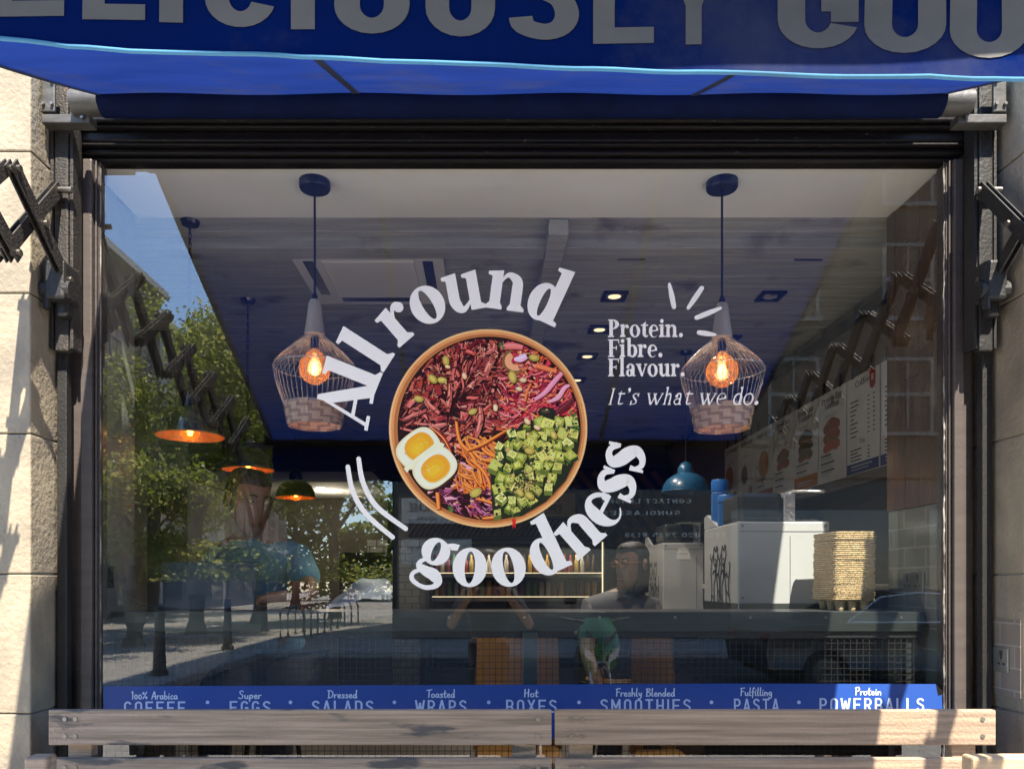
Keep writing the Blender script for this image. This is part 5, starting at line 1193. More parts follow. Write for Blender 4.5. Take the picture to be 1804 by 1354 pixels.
# ------------------------------------------------------------ back of the shop: drinks fridge, slatted sign band, signs
fx0, fx1, fy = -.58, 1.25, 5.2
t = empty('display_fridge', ((fx0+fx1)/2, fy, FL), 'open chilled display cabinet with lit shelves of drinks and food at the back', 'fridge')
m = MB(); m.bx((fx0, fy+.5, FL), (fx1, fy+.6, E+.42)); m.bx((fx0-.05, fy, FL), (fx0, fy+.6, E+.46)); m.bx((fx1, fy, FL), (fx1+.05, fy+.6, E+.46)); m.bx((fx0, fy, E+.42), (fx1, fy+.6, E+.46)); m.bx((fx0, fy+.02, FL), (fx1, fy+.5, FL+.3)); m.build('cabinet', 'dark_plastic', t)
for z in (-.42, -.17, .08):
    m = MB(); m.bx((fx0, fy+.05, E+z), (fx1, fy+.5, E+z+.012)); s_ = m.build('shelf', 'steel', t)
    m = MB(); m.bx((fx0+.02, fy+.045, E+z+.013), (fx1-.02, fy+.052, E+z+.021)); m.build('led_strip', 'led', t)
    m = MB(); m.bx((fx0+.02, fy+.03, E+z-.03), (fx1-.02, fy+.045, E+z-.001)); m.build('price_rail', 'white_panel', t)
for x, lab in ((fx1-.03, 0),):
    m = MB(); m.bx((x, fy-.01, E-.5), (x+.012, fy, E+.42)); m.build('led_strip', 'led', t)
pl = bpy.data.lights.new('fridge_light', 'AREA'); pl.energy = 1.6; pl.shape = 'RECTANGLE'; pl.size = 1.7; pl.size_y = .05; pl.color = (1, .86, .66)
plo = bpy.data.objects.new('fridge_light', pl); COL.objects.link(plo); plo.parent = t; plo.location = (0, .1, E+.40-FL)
rd = random.Random(11)
cols = [(.30, .06, .04), (.45, .28, .06), (.10, .22, .06), (.50, .46, .38), (.08, .05, .04), (.35, .12, .05), (.55, .40, .12), (.20, .05, .10)]
for k, c in enumerate(cols): mat('drink%d' % k, c, rough=.25)
nb = 0
for z, h, stp in ((.093, .20, .062), (-.157, .17, .07), (-.407, .10, .11)):
    x = fx0+.06
    while x < fx1-.05:
        c = (x, fy+.14+rd.uniform(-.01, .01), E+z); r = stp*.38
        if z > 0: prof = [(0, 0), (r, .002), (r, h*.6), (r*.45, h*.8), (r*.42, h), (0, h)]
        elif z > -.3: prof = [(0, 0), (r, .002), (r, h*.9), (r*.9, h*rd.uniform(.9, 1)), (0, h)]
        else: prof = [(0, 0), (r*.8, .002), (r*1.2, h*.7), (r, h*.95), (0, h)]
        m = MB(); m.lathe((0, 0, 0), prof, 10); o = m.build('drink_bottle' if z > -.3 else 'food_pot', 'drink%d' % rd.randrange(8), smooth=True); o.location = c
        rowname = {.093: 'top', -.157: 'middle', -.407: 'lowest'}[z]
        tag(o, ('bottle in the row on the %s shelf of the lit fridge at the back' % rowname) if z > -.3 else 'food pot in the row on the lowest shelf of the lit fridge at the back', 'bottle' if z > -.3 else 'food pot', '%s shelf of the fridge' % rowname)
        x += stp
m = MB(); x = -1.0
M = Matrix.Rotation(R(35), 3, 'Y')
m.bx((-.8, fy-.03, E+.47), (1.4, fy-.01, E+.66))
bnd = m.build('backing', 'black_matt')
t = empty('slatted_band', (.3, fy, E+.56), 'band of slanting dark wooden slats above the lit fridge', 'cladding'); bnd.parent = t; bnd.location = -t.location
m = MB(); x = -.75
while x < 1.35: m.cbox((x, fy-.04, E+.565), (.022, .02, .21), .002, M); x += .055
m.build('slats', 'stripe_wood', t)
t = empty('timber_screen', (1.6, 5.5, E+.9), 'panel of slanting brown and dark boards left of the menu boards', 'cladding')
m = MB(); m.bx((.9, 5.55, E+.40), (2.05, 5.58, E+1.25)); m.build('backing', 'navy', t)
m = MB(); x = .7; M = Matrix.Rotation(R(-40), 3, 'Y')
while x < 2.2:
    m.cbox((x, 5.53, E+.82), (.06, .02, 1.0), .003, M); x += .16
m.build('boards', 'stripe_wood', t)
for x0, x1, lab, words in ((-.58, .30, 'blank yellow sign board left of the one reading smoothies', False), (.36, .93, 'yellow sign board reading Freshly Blended Smoothies above the slatted band', True)):
    t = empty('sign_board', ((x0+x1)/2, fy-.08, E+.8), lab, 'sign', 'yellow sign boards at the back')
    m = MB(); m.cbox(((x0+x1)/2, fy-.08, E+.80), (x1-x0, .02, .24), .003); m.build('board', 'yellow_board', t)
    if words:
        f = Flat((x0, fy-.0915, E+.68), (1, 0, 0), (0, 0, 1)); text(f, 'Freshly blended', .24, .155, .05, .34, font='script', col=(.03, .03, .03), align='c'); text(f, 'SMOOTHIES', .07, .055, .065, .36, col=(.03, .03, .03)); f.poly(rect(.07, .035, .43, .041), (.03, .03, .03)); f.mb['main'].build('print', 'print', t)
# tiled bulkhead on the left of the fridge, tv screen and grey panel
m = MB(); m.bx((-1.25, 5.3, FL), (-.70, 5.4, E+.45)); tag(m.build('tiled_wall', 'back_tile', loc=(-1, 5.35, FL)), 'white brick tiled wall section with dark grout left of the lit fridge', 'wall')
m = MB(); m.cbox((-1.80, 1.6, E+.38), (.02, .34, .34), .004); tag(m.build('wall_screen', 'black_matt', loc=(-1.8, 1.6, E+.4)), 'narrow black screen hanging on the white column behind the black lamp', 'screen')
m = MB(); m.cbox((-1.0, 3.6, (E+.25+FL)/2), (.45, .04, E+.25-FL), .01); tag(m.build('room_divider', 'dark_plastic', loc=(-1, 3.6, FL)), 'dark waist high divider panel behind the seated man', 'divider')
# soft light bounced off the lit rear ceiling area
rl_ = bpy.data.lights.new('rear_lamp', 'POINT'); rl_.energy = 2.0; rl_.color = (1, .85, .65); rl_.shadow_soft_size = .15
rlo = bpy.data.objects.new('rear_lamp', rl_); COL.objects.link(rlo); rlo.location = (-1.6, 5.0, E+.85)
# ------------------------------------------------------------ bench (two placed end to end)
def bench(x0, x1, label, stained):
    t = empty('slatted_bench', ((x0+x1)/2, -.5, 0), label, 'bench', 'wooden benches under the window')
    dist = 2.55; yb = dist-D
    z1t, z1b = E-(1250-VY)*dist/F, E-(1312-VY)*dist/F; z2t, z2b = E-(1335-VY)*dist/F, E-(1398-VY)*dist/F
    W_ = 'bench_wood' if stained else 'bench_wood_r'
    for a, b in ((z1b, z1t), (z2b, z2t)):
        m = MB(); m.cbox(((x0+x1)/2, yb+.013, (a+b)/2), (x1-x0, .026, b-a), .004); bk = m.build('back_slat', W_, t)
        for x in (x0+.09, x0+.12 if False else x1-.045, x0+.055):
            for z in (a+.03, b-.03):
                m = MB(); m.tube([(x, yb-.0, z), (x, yb-.003, z)], .0075, 10); m.build('bolt', 'bolt', bk)
    for x in (x0+.09, x1-.09):
        m = MB(); m.cbox((x, yb+.05, (z1t-.02)/2), (.08, .045, z1t-.02), .004); m.build('back_post', W_, t)
        m = MB(); m.cbox((x, yb-.50, .30), (.07, .07, .6), .004); m.build('front_leg', W_, t)
        m = MB(); m.cbox((x, yb-.24, .36), (.05, .50, .07), .004); m.build('seat_bearer', W_, t)
        m = MB(); m.cbox((x+(-.04 if x < 0.2 else .04)*0, yb-.235, .63), (.075, .56, .035), .006); m.build('armrest', W_, t)
    for k in range(5):
        m = MB(); m.cbox(((x0+x1)/2, yb-.06-k*.105, .415), (x1-x0, .09, .028), .004); m.build('seat_slat', W_, t)
    return t
mat('bench_wood_r', (.36, .265, .185), (.20, .14, .098), rough=.75, scale=(1.8, 36, 60), detail=12, lo=.36, hi=.62, bump=.35, bscale=90, c3=(.15, .12, .10), s3=(2.5, 5, 14), t3=(.62, .70))
K_ = 2.55/F
bench((85-VX)*K_, (972-VX)*K_, 'left wooden bench with dark stains on its pale back slat', True)
bench((977.5-VX)*K_, (1755-VX)*K_, 'right wooden bench with clean back slat lit by the sun at its end', False)
# arm ends that stand proud at both outer ends
for x, nm_ in (((55-VX)*2.3/F, 'left'), ((1757-VX)*2.3/F+.02, 'right')):
    z = E-(1336-VY)*2.3/F-.045
    m = MB(); m.cbox((x if nm_ == 'left' else x+.03, -.50, z), (.07 if nm_ == 'left' else .22, .06, .09), .008); 
    par = [o for o in COL.objects if o.name.startswith('slatted_bench')][0 if nm_ == 'left' else 1]
    m.cbox((x, -.50, z/2-.02), (.06, .07, z-.04), .004)
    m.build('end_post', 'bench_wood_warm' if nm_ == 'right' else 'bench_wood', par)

# ------------------------------------------------------------ street side, seen in the glass
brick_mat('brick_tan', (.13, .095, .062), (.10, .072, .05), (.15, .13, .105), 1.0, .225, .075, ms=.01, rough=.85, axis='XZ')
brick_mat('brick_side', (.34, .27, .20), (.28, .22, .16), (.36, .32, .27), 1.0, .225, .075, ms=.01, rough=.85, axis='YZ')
mat('white_paint', (.62, .60, .55), (.54, .52, .48), rough=.6)
mat('render_white', (.55, .53, .48), (.46, .44, .40), rough=.8)
mat('roof_slate', (.09, .095, .11), (.06, .065, .075), rough=.7)
mat('window_dark', (.04, .05, .06), (.05, .06, .07), rough=.08, spec=.8)
mat('shop_dark', (.03, .032, .035), (.04, .042, .045), rough=.4)
mat('leaf', (.13, .17, .035), (.06, .085, .018), rough=.5, scale=(1.2, 1.2, 1.2))
mat('leaf_light', (.24, .27, .07), (.15, .18, .045), rough=.5, scale=(1.2, 1.2, 1.2))
mat('bark', (.13, .11, .085), (.22, .19, .14), rough=.9, scale=(5, 5, 2), bump=.6, bscale=20)
for nm_ in ('leaf', 'leaf_light'):
    b = MATS[nm_].node_tree.nodes['Principled BSDF']; b.inputs['Subsurface Weight'].default_value = 0.0
    b.inputs['Transmission Weight'].default_value = 0.0
def leafmat(nm_, c):
    m = MATS[nm_]; n = m.node_tree.nodes; l = m.node_tree.links; o = n['Material Output']; b = n['Principled BSDF']
    t = n.new('ShaderNodeBsdfTranslucent'); t.inputs[0].default_value = (*c, 1); mx = n.new('ShaderNodeMixShader'); mx.inputs[0].default_value = .5
    l.new(b.outputs[0], mx.inputs[1]); l.new(t.outputs[0], mx.inputs[2]); l.new(mx.outputs[0], o.inputs['Surface'])
leafmat('leaf', (.34, .42, .07)); leafmat('leaf_light', (.66, .66, .20))

mat('sash_paint', (.20, .195, .175), (.17, .165, .15), rough=.6)
def sash(parent, x, y, z, w, h, face='x', s=1, mt='sash_paint'):
    """window with frame, sill and panes; face 'x' = facade runs along x looking +y; 'y' = runs along y looking s*x"""
    def P(u, d, zz): return (x+u, y+d, zz) if face == 'x' else (x+s*d, y+u, zz)
    def bxx(m, u0, u1, d0, d1, z0, z1):
        a, b = P(u0, d0, z0), P(u1, d1, z1); m.bx(a, b)
    m = MB(); bxx(m, -w/2, w/2, -.06, -.04, z, z+h); wo = m.build('window', 'window_dark', parent)
    m = MB(); b = .09
    bxx(m, -w/2-b, -w/2, -.05, .03, z-b, z+h+b); bxx(m, w/2, w/2+b, -.05, .03, z-b, z+h+b); bxx(m, -w/2, w/2, -.05, .03, z+h, z+h+b); bxx(m, -w/2, w/2, -.04, .02, z+h*.48, z+h*.54)
    bxx(m, -.025, .025, -.045, .012, z, z+h*.479); bxx(m, -.025, .025, -.045, .012, z+h*.541, z+h); m.build('window_frame', mt, parent)
    m = MB(); bxx(m, -w/2-.16, w/2+.16, -.05, .12, z-b-.1, z-b-.001); m.build('window_sill', mt, parent)
# building facing the shop
YO = -17.0; XO = -2.4; H = 16.5
bb = empty('brick_building', (10, YO-5, 0), 'tan brick building with white sash windows facing the shop, mirrored in the glass', 'building')
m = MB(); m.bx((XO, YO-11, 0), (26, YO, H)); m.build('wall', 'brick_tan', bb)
m = MB(); m.bx((XO-.25, YO-11.2, H), (26.2, YO+.35, H+.35)); m.bx((XO-.12, YO, 4.1), (26.1, YO+.25, 4.45)); m.build('cornice', 'brick_tan', bb)
for r_ in range(4):
    for c in range(9):
        x = -.9+c*2.95; z = 5.4+r_*2.95
        if z+1.9 < H: sash(bb, x, YO, z, 1.15, 1.75)
m = MB(); m.bx((XO+.05, YO, 0), (26, YO+.08, 4.1)); m.build('shop_front', 'shop_dark', bb)
for x0, x1, z0, z1 in ((-2.2, -.1, .5, 2.3), (.2, 5.0, .5, 2.3), (6.3, 10.6, .5, 3.3), (11.4, 16.0, .5, 3.3)):
    m = MB(); m.bx((x0, YO+.07, z0), (x1, YO+.10, z1)); m.build('shop_window_pane', 'window_dark', bb)
for x0, x1, z0, z1, txt in ((-2.15, -.35, 2.95, 3.6, 1), (-2.15, -.35, 1.9, 2.55, 2), ):
    m = MB(); m.bx((x0, YO+.12, z0), (x1, YO+.16, z1)); sg = m.build('sign_panel', 'render_white', bb)
    f = Flat((x1, YO+.162, z0), (-1, 0, 0), (0, 0, 1), step=2e-5)
    if txt == 1: text(f, 'VISIONCARE', .55, .30, .22, 1.05, col=(.05, .05, .06)); text(f, 'opticians', .9, .1, .12, .5, font='script', col=(.05, .05, .06)); text(f, 'AOA', .08, .35, .13, .25, col=(.05, .05, .06))
    else: text(f, 'WE LOOK FORWARD TO SEEING YOU SOON', .1, .38, .09, 1.55, col=(.05, .05, .06)); text(f, 'WELCOME', .3, .14, .1, .7, col=(.05, .05, .06))
    f.mb['main'].build('sign_print', 'print', sg)
f = Flat((5.45, YO+.115, 0), (-1, 0, 0), (0, 0, 1), step=2e-5); g_ = (.55, .53, .48)
def mt_(s, px0, px1, py, h):
    x0 = (px0-VX)*19.75/F; x1 = (px1-VX)*19.75/F; z = E+(VY-py)*19.75/F; text(f, s, 5.45-x1, z, h, x1-x0, col=g_, w=.16)
mt_('CONTACT LENSES', 1060, 1217, 886, .11); mt_('SUNGLASSES', 1060, 1198, 907, .11); mt_('TEL: 020 7935 8138', 1100, 1278, 946, .12)
m = MB(); m.bx((.2, YO+.085, 2.35), (6.2, YO+.11, 3.9)); m.build('dark_sign_band', 'shop_dark', bb)
f.mb['main'].build('sign_print', 'print', bb)

# terrace on the left of the mirrored view, stepping away down the side street
def terrace(x, y0, y1, h, label, s=1, mtn='brick_side'):
    t = empty('terrace_house', (x-s*4, (y0+y1)/2, 0), label, 'house', 'terraced houses down the side street')
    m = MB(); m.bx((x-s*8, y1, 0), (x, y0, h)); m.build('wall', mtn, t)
    m = MB(); m.bx((x-s*8.1, y1-.0, h), (x+s*.45, y0, h+.3)); m.bx((x-.0, y1+.02, 3.6), (x+s*.2, y0-.02, 3.9)); m.build('cornice', 'render_white', t)
    m = MB(); m.bx((x-s*7, y1+.4, h+.3), (x-s*.9, y0-.4, h+1.3)); m.build('roof', 'roof_slate', t)
    m = MB(); m.bx((x-s*4, y1+.2, h+1.3), (x-s*3, y1+1.4, h+2.7)); m.build('chimney', 'brick_tan', t)
    n = max(2, int(abs(y1-y0)/2.4))
    for r_ in range(int((h-4)/3)):
        for k in range(n): sash(t, x, y1+(y0-y1)*(k+.5)/n, 4.6+r_*3, 1.0, 1.8, 'y', s)
    m = MB(); m.bx((x, y1+.4, .1), (x+s*.06, y0-.4, 3.2)); m.build('shop_front', 'shop_dark', t)
    for k in range(n): m = MB(); yy = y1+(y0-y1)*(k+.5)/n; m.bx((x+s*.06, yy-.9, .5), (x+s*.09, yy+.9, 2.7)); m.build('shop_pane', 'window_dark', t)
terrace(-15.2, -22, -33, 14.6, 'nearest tall terraced house at the left edge of the mirrored street')
terrace(-15.2, -33.05, -42, 13.4, 'second terraced house down the mirrored street, a little lower', mtn='render_white')
terrace(-15.2, -42.05, -56, 13.9, 'far terraced house down the mirrored street behind the trees')
terrace(-26, -70, -95, 11, 'distant brick terrace at the end of the mirrored street')

# trees
def tree(x, y, h, cr, label, seed, n=9000, low=.34, ls=.16):
    rd = random.Random(seed); t = empty('plane_tree', (x, y, 0), label, 'tree', 'street trees mirrored in the glass')
    m = MB(); th = h*.42; base = .19+.008*h
    m.tube([(x, y, -.02), (x+.05, y, th*.3), (x-.04, y+.05, th*.7), (x+.03, y, th), (x, y, h*.72)], [base*1.25, base, base*.85, base*.7, base*.25], 12)
    clumps = []
    for k in range(26):
        a = rd.random()*2*math.pi; el = rd.uniform(-.3, 1.0); r = cr*rd.uniform(.35, .95)
        c = Vector((x+r*math.cos(a)*math.cos(el*.8), y+r*math.sin(a)*math.cos(el*.8), h*.66+(h*(1-low)*.5)*math.sin(el*1.35)*rd.uniform(.7, 1)))
        clumps.append((c, cr*rd.uniform(.20, .40)))
        if k % 2 == 0:
            s = Vector((x, y, th*rd.uniform(.7, 1.3))); mid = (s+c)/2+Vector((0, 0, .3)); m.tube([s, mid, c], [base*.38, base*.22, base*.07], 6)
    for k in range(16):
        a = rd.random()*2*math.pi; r = cr*rd.uniform(.2, 1.0); clumps.append((Vector((x+r*math.cos(a), y+r*math.sin(a), h*low+rd.uniform(0, .8))), cr*rd.uniform(.16, .26)))
    m.build('trunk', 'bark', t, smooth=True)
    n = int(n*1.5); ls *= .78
    L = MB(); L2 = MB(); tot = sum(c[1]**2 for c in clumps)
    for c, r in clumps:
        for i in range(int(n*r*r/tot)):
            d = Vector((rd.gauss(0, 1), rd.gauss(0, 1), rd.gauss(0, .8))); d = d.normalized()*r*rd.random()**.4*rd.uniform(.8, 1.2); p = c+d
            if p.z < 1.5: continue
            u = Vector((rd.gauss(0, 1), rd.gauss(0, 1), rd.gauss(0, .6))).normalized(); v = u.cross(Vector((rd.gauss(0, 1), rd.gauss(0, 1), rd.gauss(0, 1)))).normalized(); s = ls*rd.uniform(.6, 1.4)
            (L if rd.random() < .6 else L2).face([p-u*s*.5, p+v*s*.32, p+u*s*.5, p-v*s*.32])
    cr_ = L.build('crown', 'leaf', t); L2.build('lighter_leaves', 'leaf_light', cr_)  # the paler leaf tone is dealt out at random
    return t
def tree_at(px, top, dist, cr, label, seed, n, low, ls):
    x = (px-VX)*dist/F; h = E+(VY-top)*dist/F; tree(x, -(dist-D), h/1.0, cr, label, seed, n, low, ls)
tree_at(235, 800, 17.5, 1.9, 'low leafy street tree leftmost in the mirrored view', 1, 6000, .40, .15)
tree_at(345, 560, 21.5, 2.9, 'leafy street tree above the black lamp in the mirrored view', 2, 13000, .20, .17)
tree_at(455, 640, 27.0, 3.3, 'leafy street tree behind the seated man in the mirrored view', 3, 13000, .12, .2)
tree_at(590, 690, 31.0, 3.3, 'leafy street tree nearest the corner of the brick building', 4, 13000, .10, .22)
tree_at(270, 720, 33.0, 3.6, 'leafy tree in front of the terraced houses', 5, 9000, .12, .26)
tree_at(520, 700, 44.0, 5.0, 'distant leafy tree filling the gap down the side street', 6, 12000, .06, .32)

# the far end of the side street: trees that read as one mass
def far_trees():
    rd = random.Random(77); m = MB()
    hs = [rd.uniform(5, 9.5) for k in range(30)]
    for i in range(17000):
        x = rd.uniform(-34, 1); h = hs[int((x+34)/1.2) % 30]; z = h*rd.random()**.7; y = -60+rd.uniform(-2.2, 2.2)*math.sqrt(max(0, 1-(z/h)**2))+1.5*math.sin(x*.7)
        p = Vector((x+rd.gauss(0, .4), y, z)); u = Vector((rd.gauss(0, 1), rd.gauss(0, 1), rd.gauss(0, .6))).normalized(); v = u.cross(Vector((rd.gauss(0, 1), rd.gauss(0, 1), rd.gauss(0, 1)))).normalized(); s = rd.uniform(.3, .7)
        m.face([p-u*s*.5, p+v*s*.35, p+u*s*.5, p-v*s*.35])
    tag(m.build('far_trees', 'leaf', loc=(-16, -60, 0)), 'far-off mass of green trees closing the mirrored street', 'trees', kind='stuff')
far_trees()

# bollards, cycle racks
mat('bollard_iron', (.02, .02, .022), (.03, .03, .032), rough=.45)
for px, py, dist, lab in ((281, 1188, 12.0, 'nearest black bollard on the mirrored pavement'), (401, 1143, 16.6, 'second black bollard farther along the mirrored pavement'), (466, 1110, 23.0, 'small distant black bollard on the mirrored pavement')):
    p = mir(px, py, dist); t = empty('bollard', (p.x, p.y, 0), lab, 'bollard', 'bollards on the pavement opposite')
    m = MB(); m.lathe((p.x, p.y, -.01), [(.13, 0), (.13, .08), (.10, .10), (.085, .5), (.07, .92), (.085, .94), (.085, .98), (.07, 1.0)], 16); m.build('post', 'bollard_iron', t, smooth=True)
    m = MB(); m.lathe((p.x, p.y, .99), [(.07, 0), (.075, .05), (.05, .11), (0, .13)], 16); m.build('cap', 'bollard_iron', t, smooth=True)
for k in range(9):
    dist = 19.6+k*.95; p = mir(515+k*12.5, 1122-k*3.6, dist)
    t = empty('cycle_stand', (p.x, p.y, 0), 'black hoop cycle stand in the row on the mirrored pavement', 'cycle stand', 'row of cycle stands')
    hw = .36; m = MB(); a_ = .35
    P_ = [(-hw, 0), (-hw, .62), (-hw*.8, .76), (-hw*.5, .8), (hw*.5, .8), (hw*.8, .76), (hw, .62), (hw, 0)]
    m.tube([(p.x+u*math.cos(a_), p.y+u*math.sin(a_), z) for u, z in P_], .028, 8); m.build('hoop', 'bollard_iron', t, smooth=True)
    m = MB(); m.cbox((p.x-hw*math.cos(a_), p.y-hw*math.sin(a_), .006), (.12, .12, .012), .002); m.cbox((p.x+hw*math.cos(a_), p.y+hw*math.sin(a_), .006), (.12, .12, .012), .002); m.build('foot_plate', 'bollard_iron', t)

# parked car (dark), side-on across the road
mat('car_paint', (.016, .018, .022), (.02, .022, .026), rough=.35, coat=.25)
mat('tyre', (.02, .02, .02), rough=.8); mat('rim', (.08, .08, .08), rough=.4, metal=.5); mat('tail_red', (.12, .004, .004), rough=.3)
def car(x, y, label):
    t = empty('parked_car', (x, y, -.12), label, 'car')
    def W(u, v, z): return (x+u, y+v, -.12+z)
    prof = [(-2.15, .35), (-2.2, .62), (-2.1, .86), (-1.75, .98), (-1.2, 1.02), (-.55, 1.40), (.0, 1.47), (.85, 1.44), (1.55, 1.05), (2.05, .98), (2.18, .80), (2.2, .5), (2.12, .32)]
    body = [(-2.15, .35), (-2.2, .62), (-2.12, .86), (-1.75, .96), (-1.2, 1.0), (1.6, 1.0), (2.08, .96), (2.18, .80), (2.2, .5), (2.12, .32)]
    m = MB(); rows = []
    for v, ins in ((-.88, .10), (-.90, .02), (-.9, 0), (.9, 0), (.90, .02), (.88, .10)):
        rows.append([W(a*(1-ins*.4), v, b if ins == 0 else b-(ins*.5 if b > .8 else -ins*.3)) for a, b in body])
    m.grid(rows, True); n = len(body)
    m.f.append(tuple(reversed(range(n)))); m.c.append(None); m.f.append(tuple(5*n+k for k in range(n))); m.c.append(None)
    m.build('body', 'car_paint', t, smooth=True)
    roof = [(-1.2, .99), (-.55, 1.40), (.0, 1.47), (.85, 1.44), (1.55, .99)]
    m = MB(); m.grid([[W(a, s*(.84-.16*max(0, (b-1)/.45)), b) for a, b in roof] for s in (-1, 1)]); m.build('roof', 'car_paint', t, smooth=True)
    gl = [(-1.05, 1.01), (-.52, 1.36), (.0, 1.42), (.83, 1.39), (1.38, 1.01)]
    for s in (-1, 1):
        m = MB(); P_ = [W(a, s*(.845-.16*max(0, (b-1)/.45)), b) for a, b in gl]; m.face(P_ if s < 0 else P_[::-1]); m.build('side_window', 'street_glass', t)
        m = MB(); m.tube([W(a, s*(.858-.16*max(0, (b-1)/.45)), b) for a, b in gl], .014, 6, closed=True); m.build('window_trim', 'chrome', t)
        for u in (-1.35, 1.38):
            M = Matrix.Rotation(R(90), 4, 'X').to_3x3(); c = Vector(W(u, s*.82, .32))
            m = MB(); m.lathe(c, [(.20, -.09), (.29, -.1), (.32, -.07), (.32, .07), (.29, .1), (.20, .09)], 28, M); wh = m.build('wheel', 'tyre', t, smooth=True)
            m = MB(); m.lathe(c, [(0, -.05*1), (.05, -.09), (.20, -.085), (.20, .085), (.05, .09), (0, .05)], 28, M); m.build('rim', 'rim', t, smooth=True)
        m = MB(); m.cbox(W(-2.12, s*.68, .80), (.12, .30, .12), .02); m.build('tail_light', 'tail_red', t)
        m = MB(); m.cbox(W(2.1, s*.66, .70), (.14, .30, .12), .02); m.build('headlight', 'clear_plastic', t)
        m = MB(); m.cbox(W(.95, s*.96, 1.03), (.12, .14, .09), .02); m.build('wing_mirror', 'car_paint', t)
    m = MB(); m.cbox(W(0, 0, .28), (3.9, 1.6, .12), .02); m.build('underbody', 'tyre', t)
car(6.1, -8.75, 'dark parked car mirrored at the right of the glass')

# motorbike facing the shop
mat('green_paint', (.03, .16, .05), (.02, .12, .04), rough=.3, coat=.6)
def motorbike(x, y):
    t = empty('motorbike', (x, y, 0), 'green and white motorbike parked facing the shop, mirrored low in the glass', 'motorbike')
    MX = Matrix.Rotation(R(90), 4, 'Y').to_3x3()
    for yy in (.62, -.75):
        m = MB(); m.tube([(x, y+yy+.29*math.cos(2*math.pi*k/32), .31+.29*math.sin(2*math.pi*k/32)) for k in range(32)], .055, 10, closed=True); w_ = m.build('tyre', 'tyre', t, smooth=True)
        m = MB(); m.lathe((x, y+yy, .31), [(0, -.03), (.03, -.05), (.03, .05), (0, .03)], 12, MX)
        for k in range(6): a = k*math.pi/3; m.tube([(x, y+yy, .31), (x, y+yy+.24*math.cos(a), .31+.24*math.sin(a))], .012, 6)
        m.build('rim', 'rim', t, smooth=True)
    m = MB(); 
    for s in (-1, 1): m.tube([(x+s*.09, y+.62, .31), (x+s*.09, y+.40, .95)], .022, 8)
    m.build('fork', 'chrome', t, smooth=True)
    m = MB(); rows = []
    for z, w_, d in ((.45, .05, .52), (.60, .17, .56), (.78, .21, .55), (.95, .19, .46), (1.08, .12, .34)):
        rows.append([(x+w_*u, y+d+.12*(1-u*u), z) for u in [i/5-1 for i in range(11)]])
    m.grid(rows); m.build('front_fairing', 'green_paint', t, smooth='all')
    for s in (-1, 1):
        m = MB(); m.face([(x+s*.02, y+.672, .80), (x+s*.14, y+.655, .90), (x+s*.16, y+.640, .97), (x+s*.05, y+.665, .87)][::s]); m.build('headlight', 'window_dark', t)
        m = MB(); m.face([(x+s*.05, y+.685, .62), (x+s*.17, y+.665, .70), (x+s*.185, y+.655, .80), (x+s*.08, y+.69, .72)][::s]); m.build('white_flash', 'white_paint', t)
        m = MB(); m.tube([(x+s*.12, y+.3, 1.03), (x+s*.36, y+.18, 1.06)], .018, 8); m.build('handlebar', 'black_matt', t)
        m = MB(); m.tube([(x+s*.2, y+.28, 1.04), (x+s*.27, y+.34, 1.22)], .007, 6); m.cbox((x+s*.28, y+.34, 1.26), (.13, .03, .08), .012); m.build('mirror', 'black_matt', t)
    m = MB(); m.cbox((x, y+.02, .86), (.30, .50, .24), .08); m.build('fuel_tank', 'green_paint', t, smooth=True)
    m = MB(); m.cbox((x, y-.5, .82), (.26, .66, .10), .04); m.build('seat', 'black_matt', t, smooth=True)
    m = MB(); m.cbox((x, y-.05, .50), (.34, .50, .40), .06); m.cbox((x, y-.5, .6), (.2, .5, .2), .04); m.build('engine', 'dark_plastic', t, smooth=True)
    m = MB(); m.tube([(x-.16, y-.1, .08), (x-.3, y-.1, 0)], .012, 6); m.build('side_stand', 'black_iron', t)
    m = MB(); m.cbox((x, y+.68, .60), (.16, .012, .10), .003); m.build('front_panel', 'white_paint', t)
pm = mir(1065, 1150, 7.6); motorbike(pm.x, -5.6)
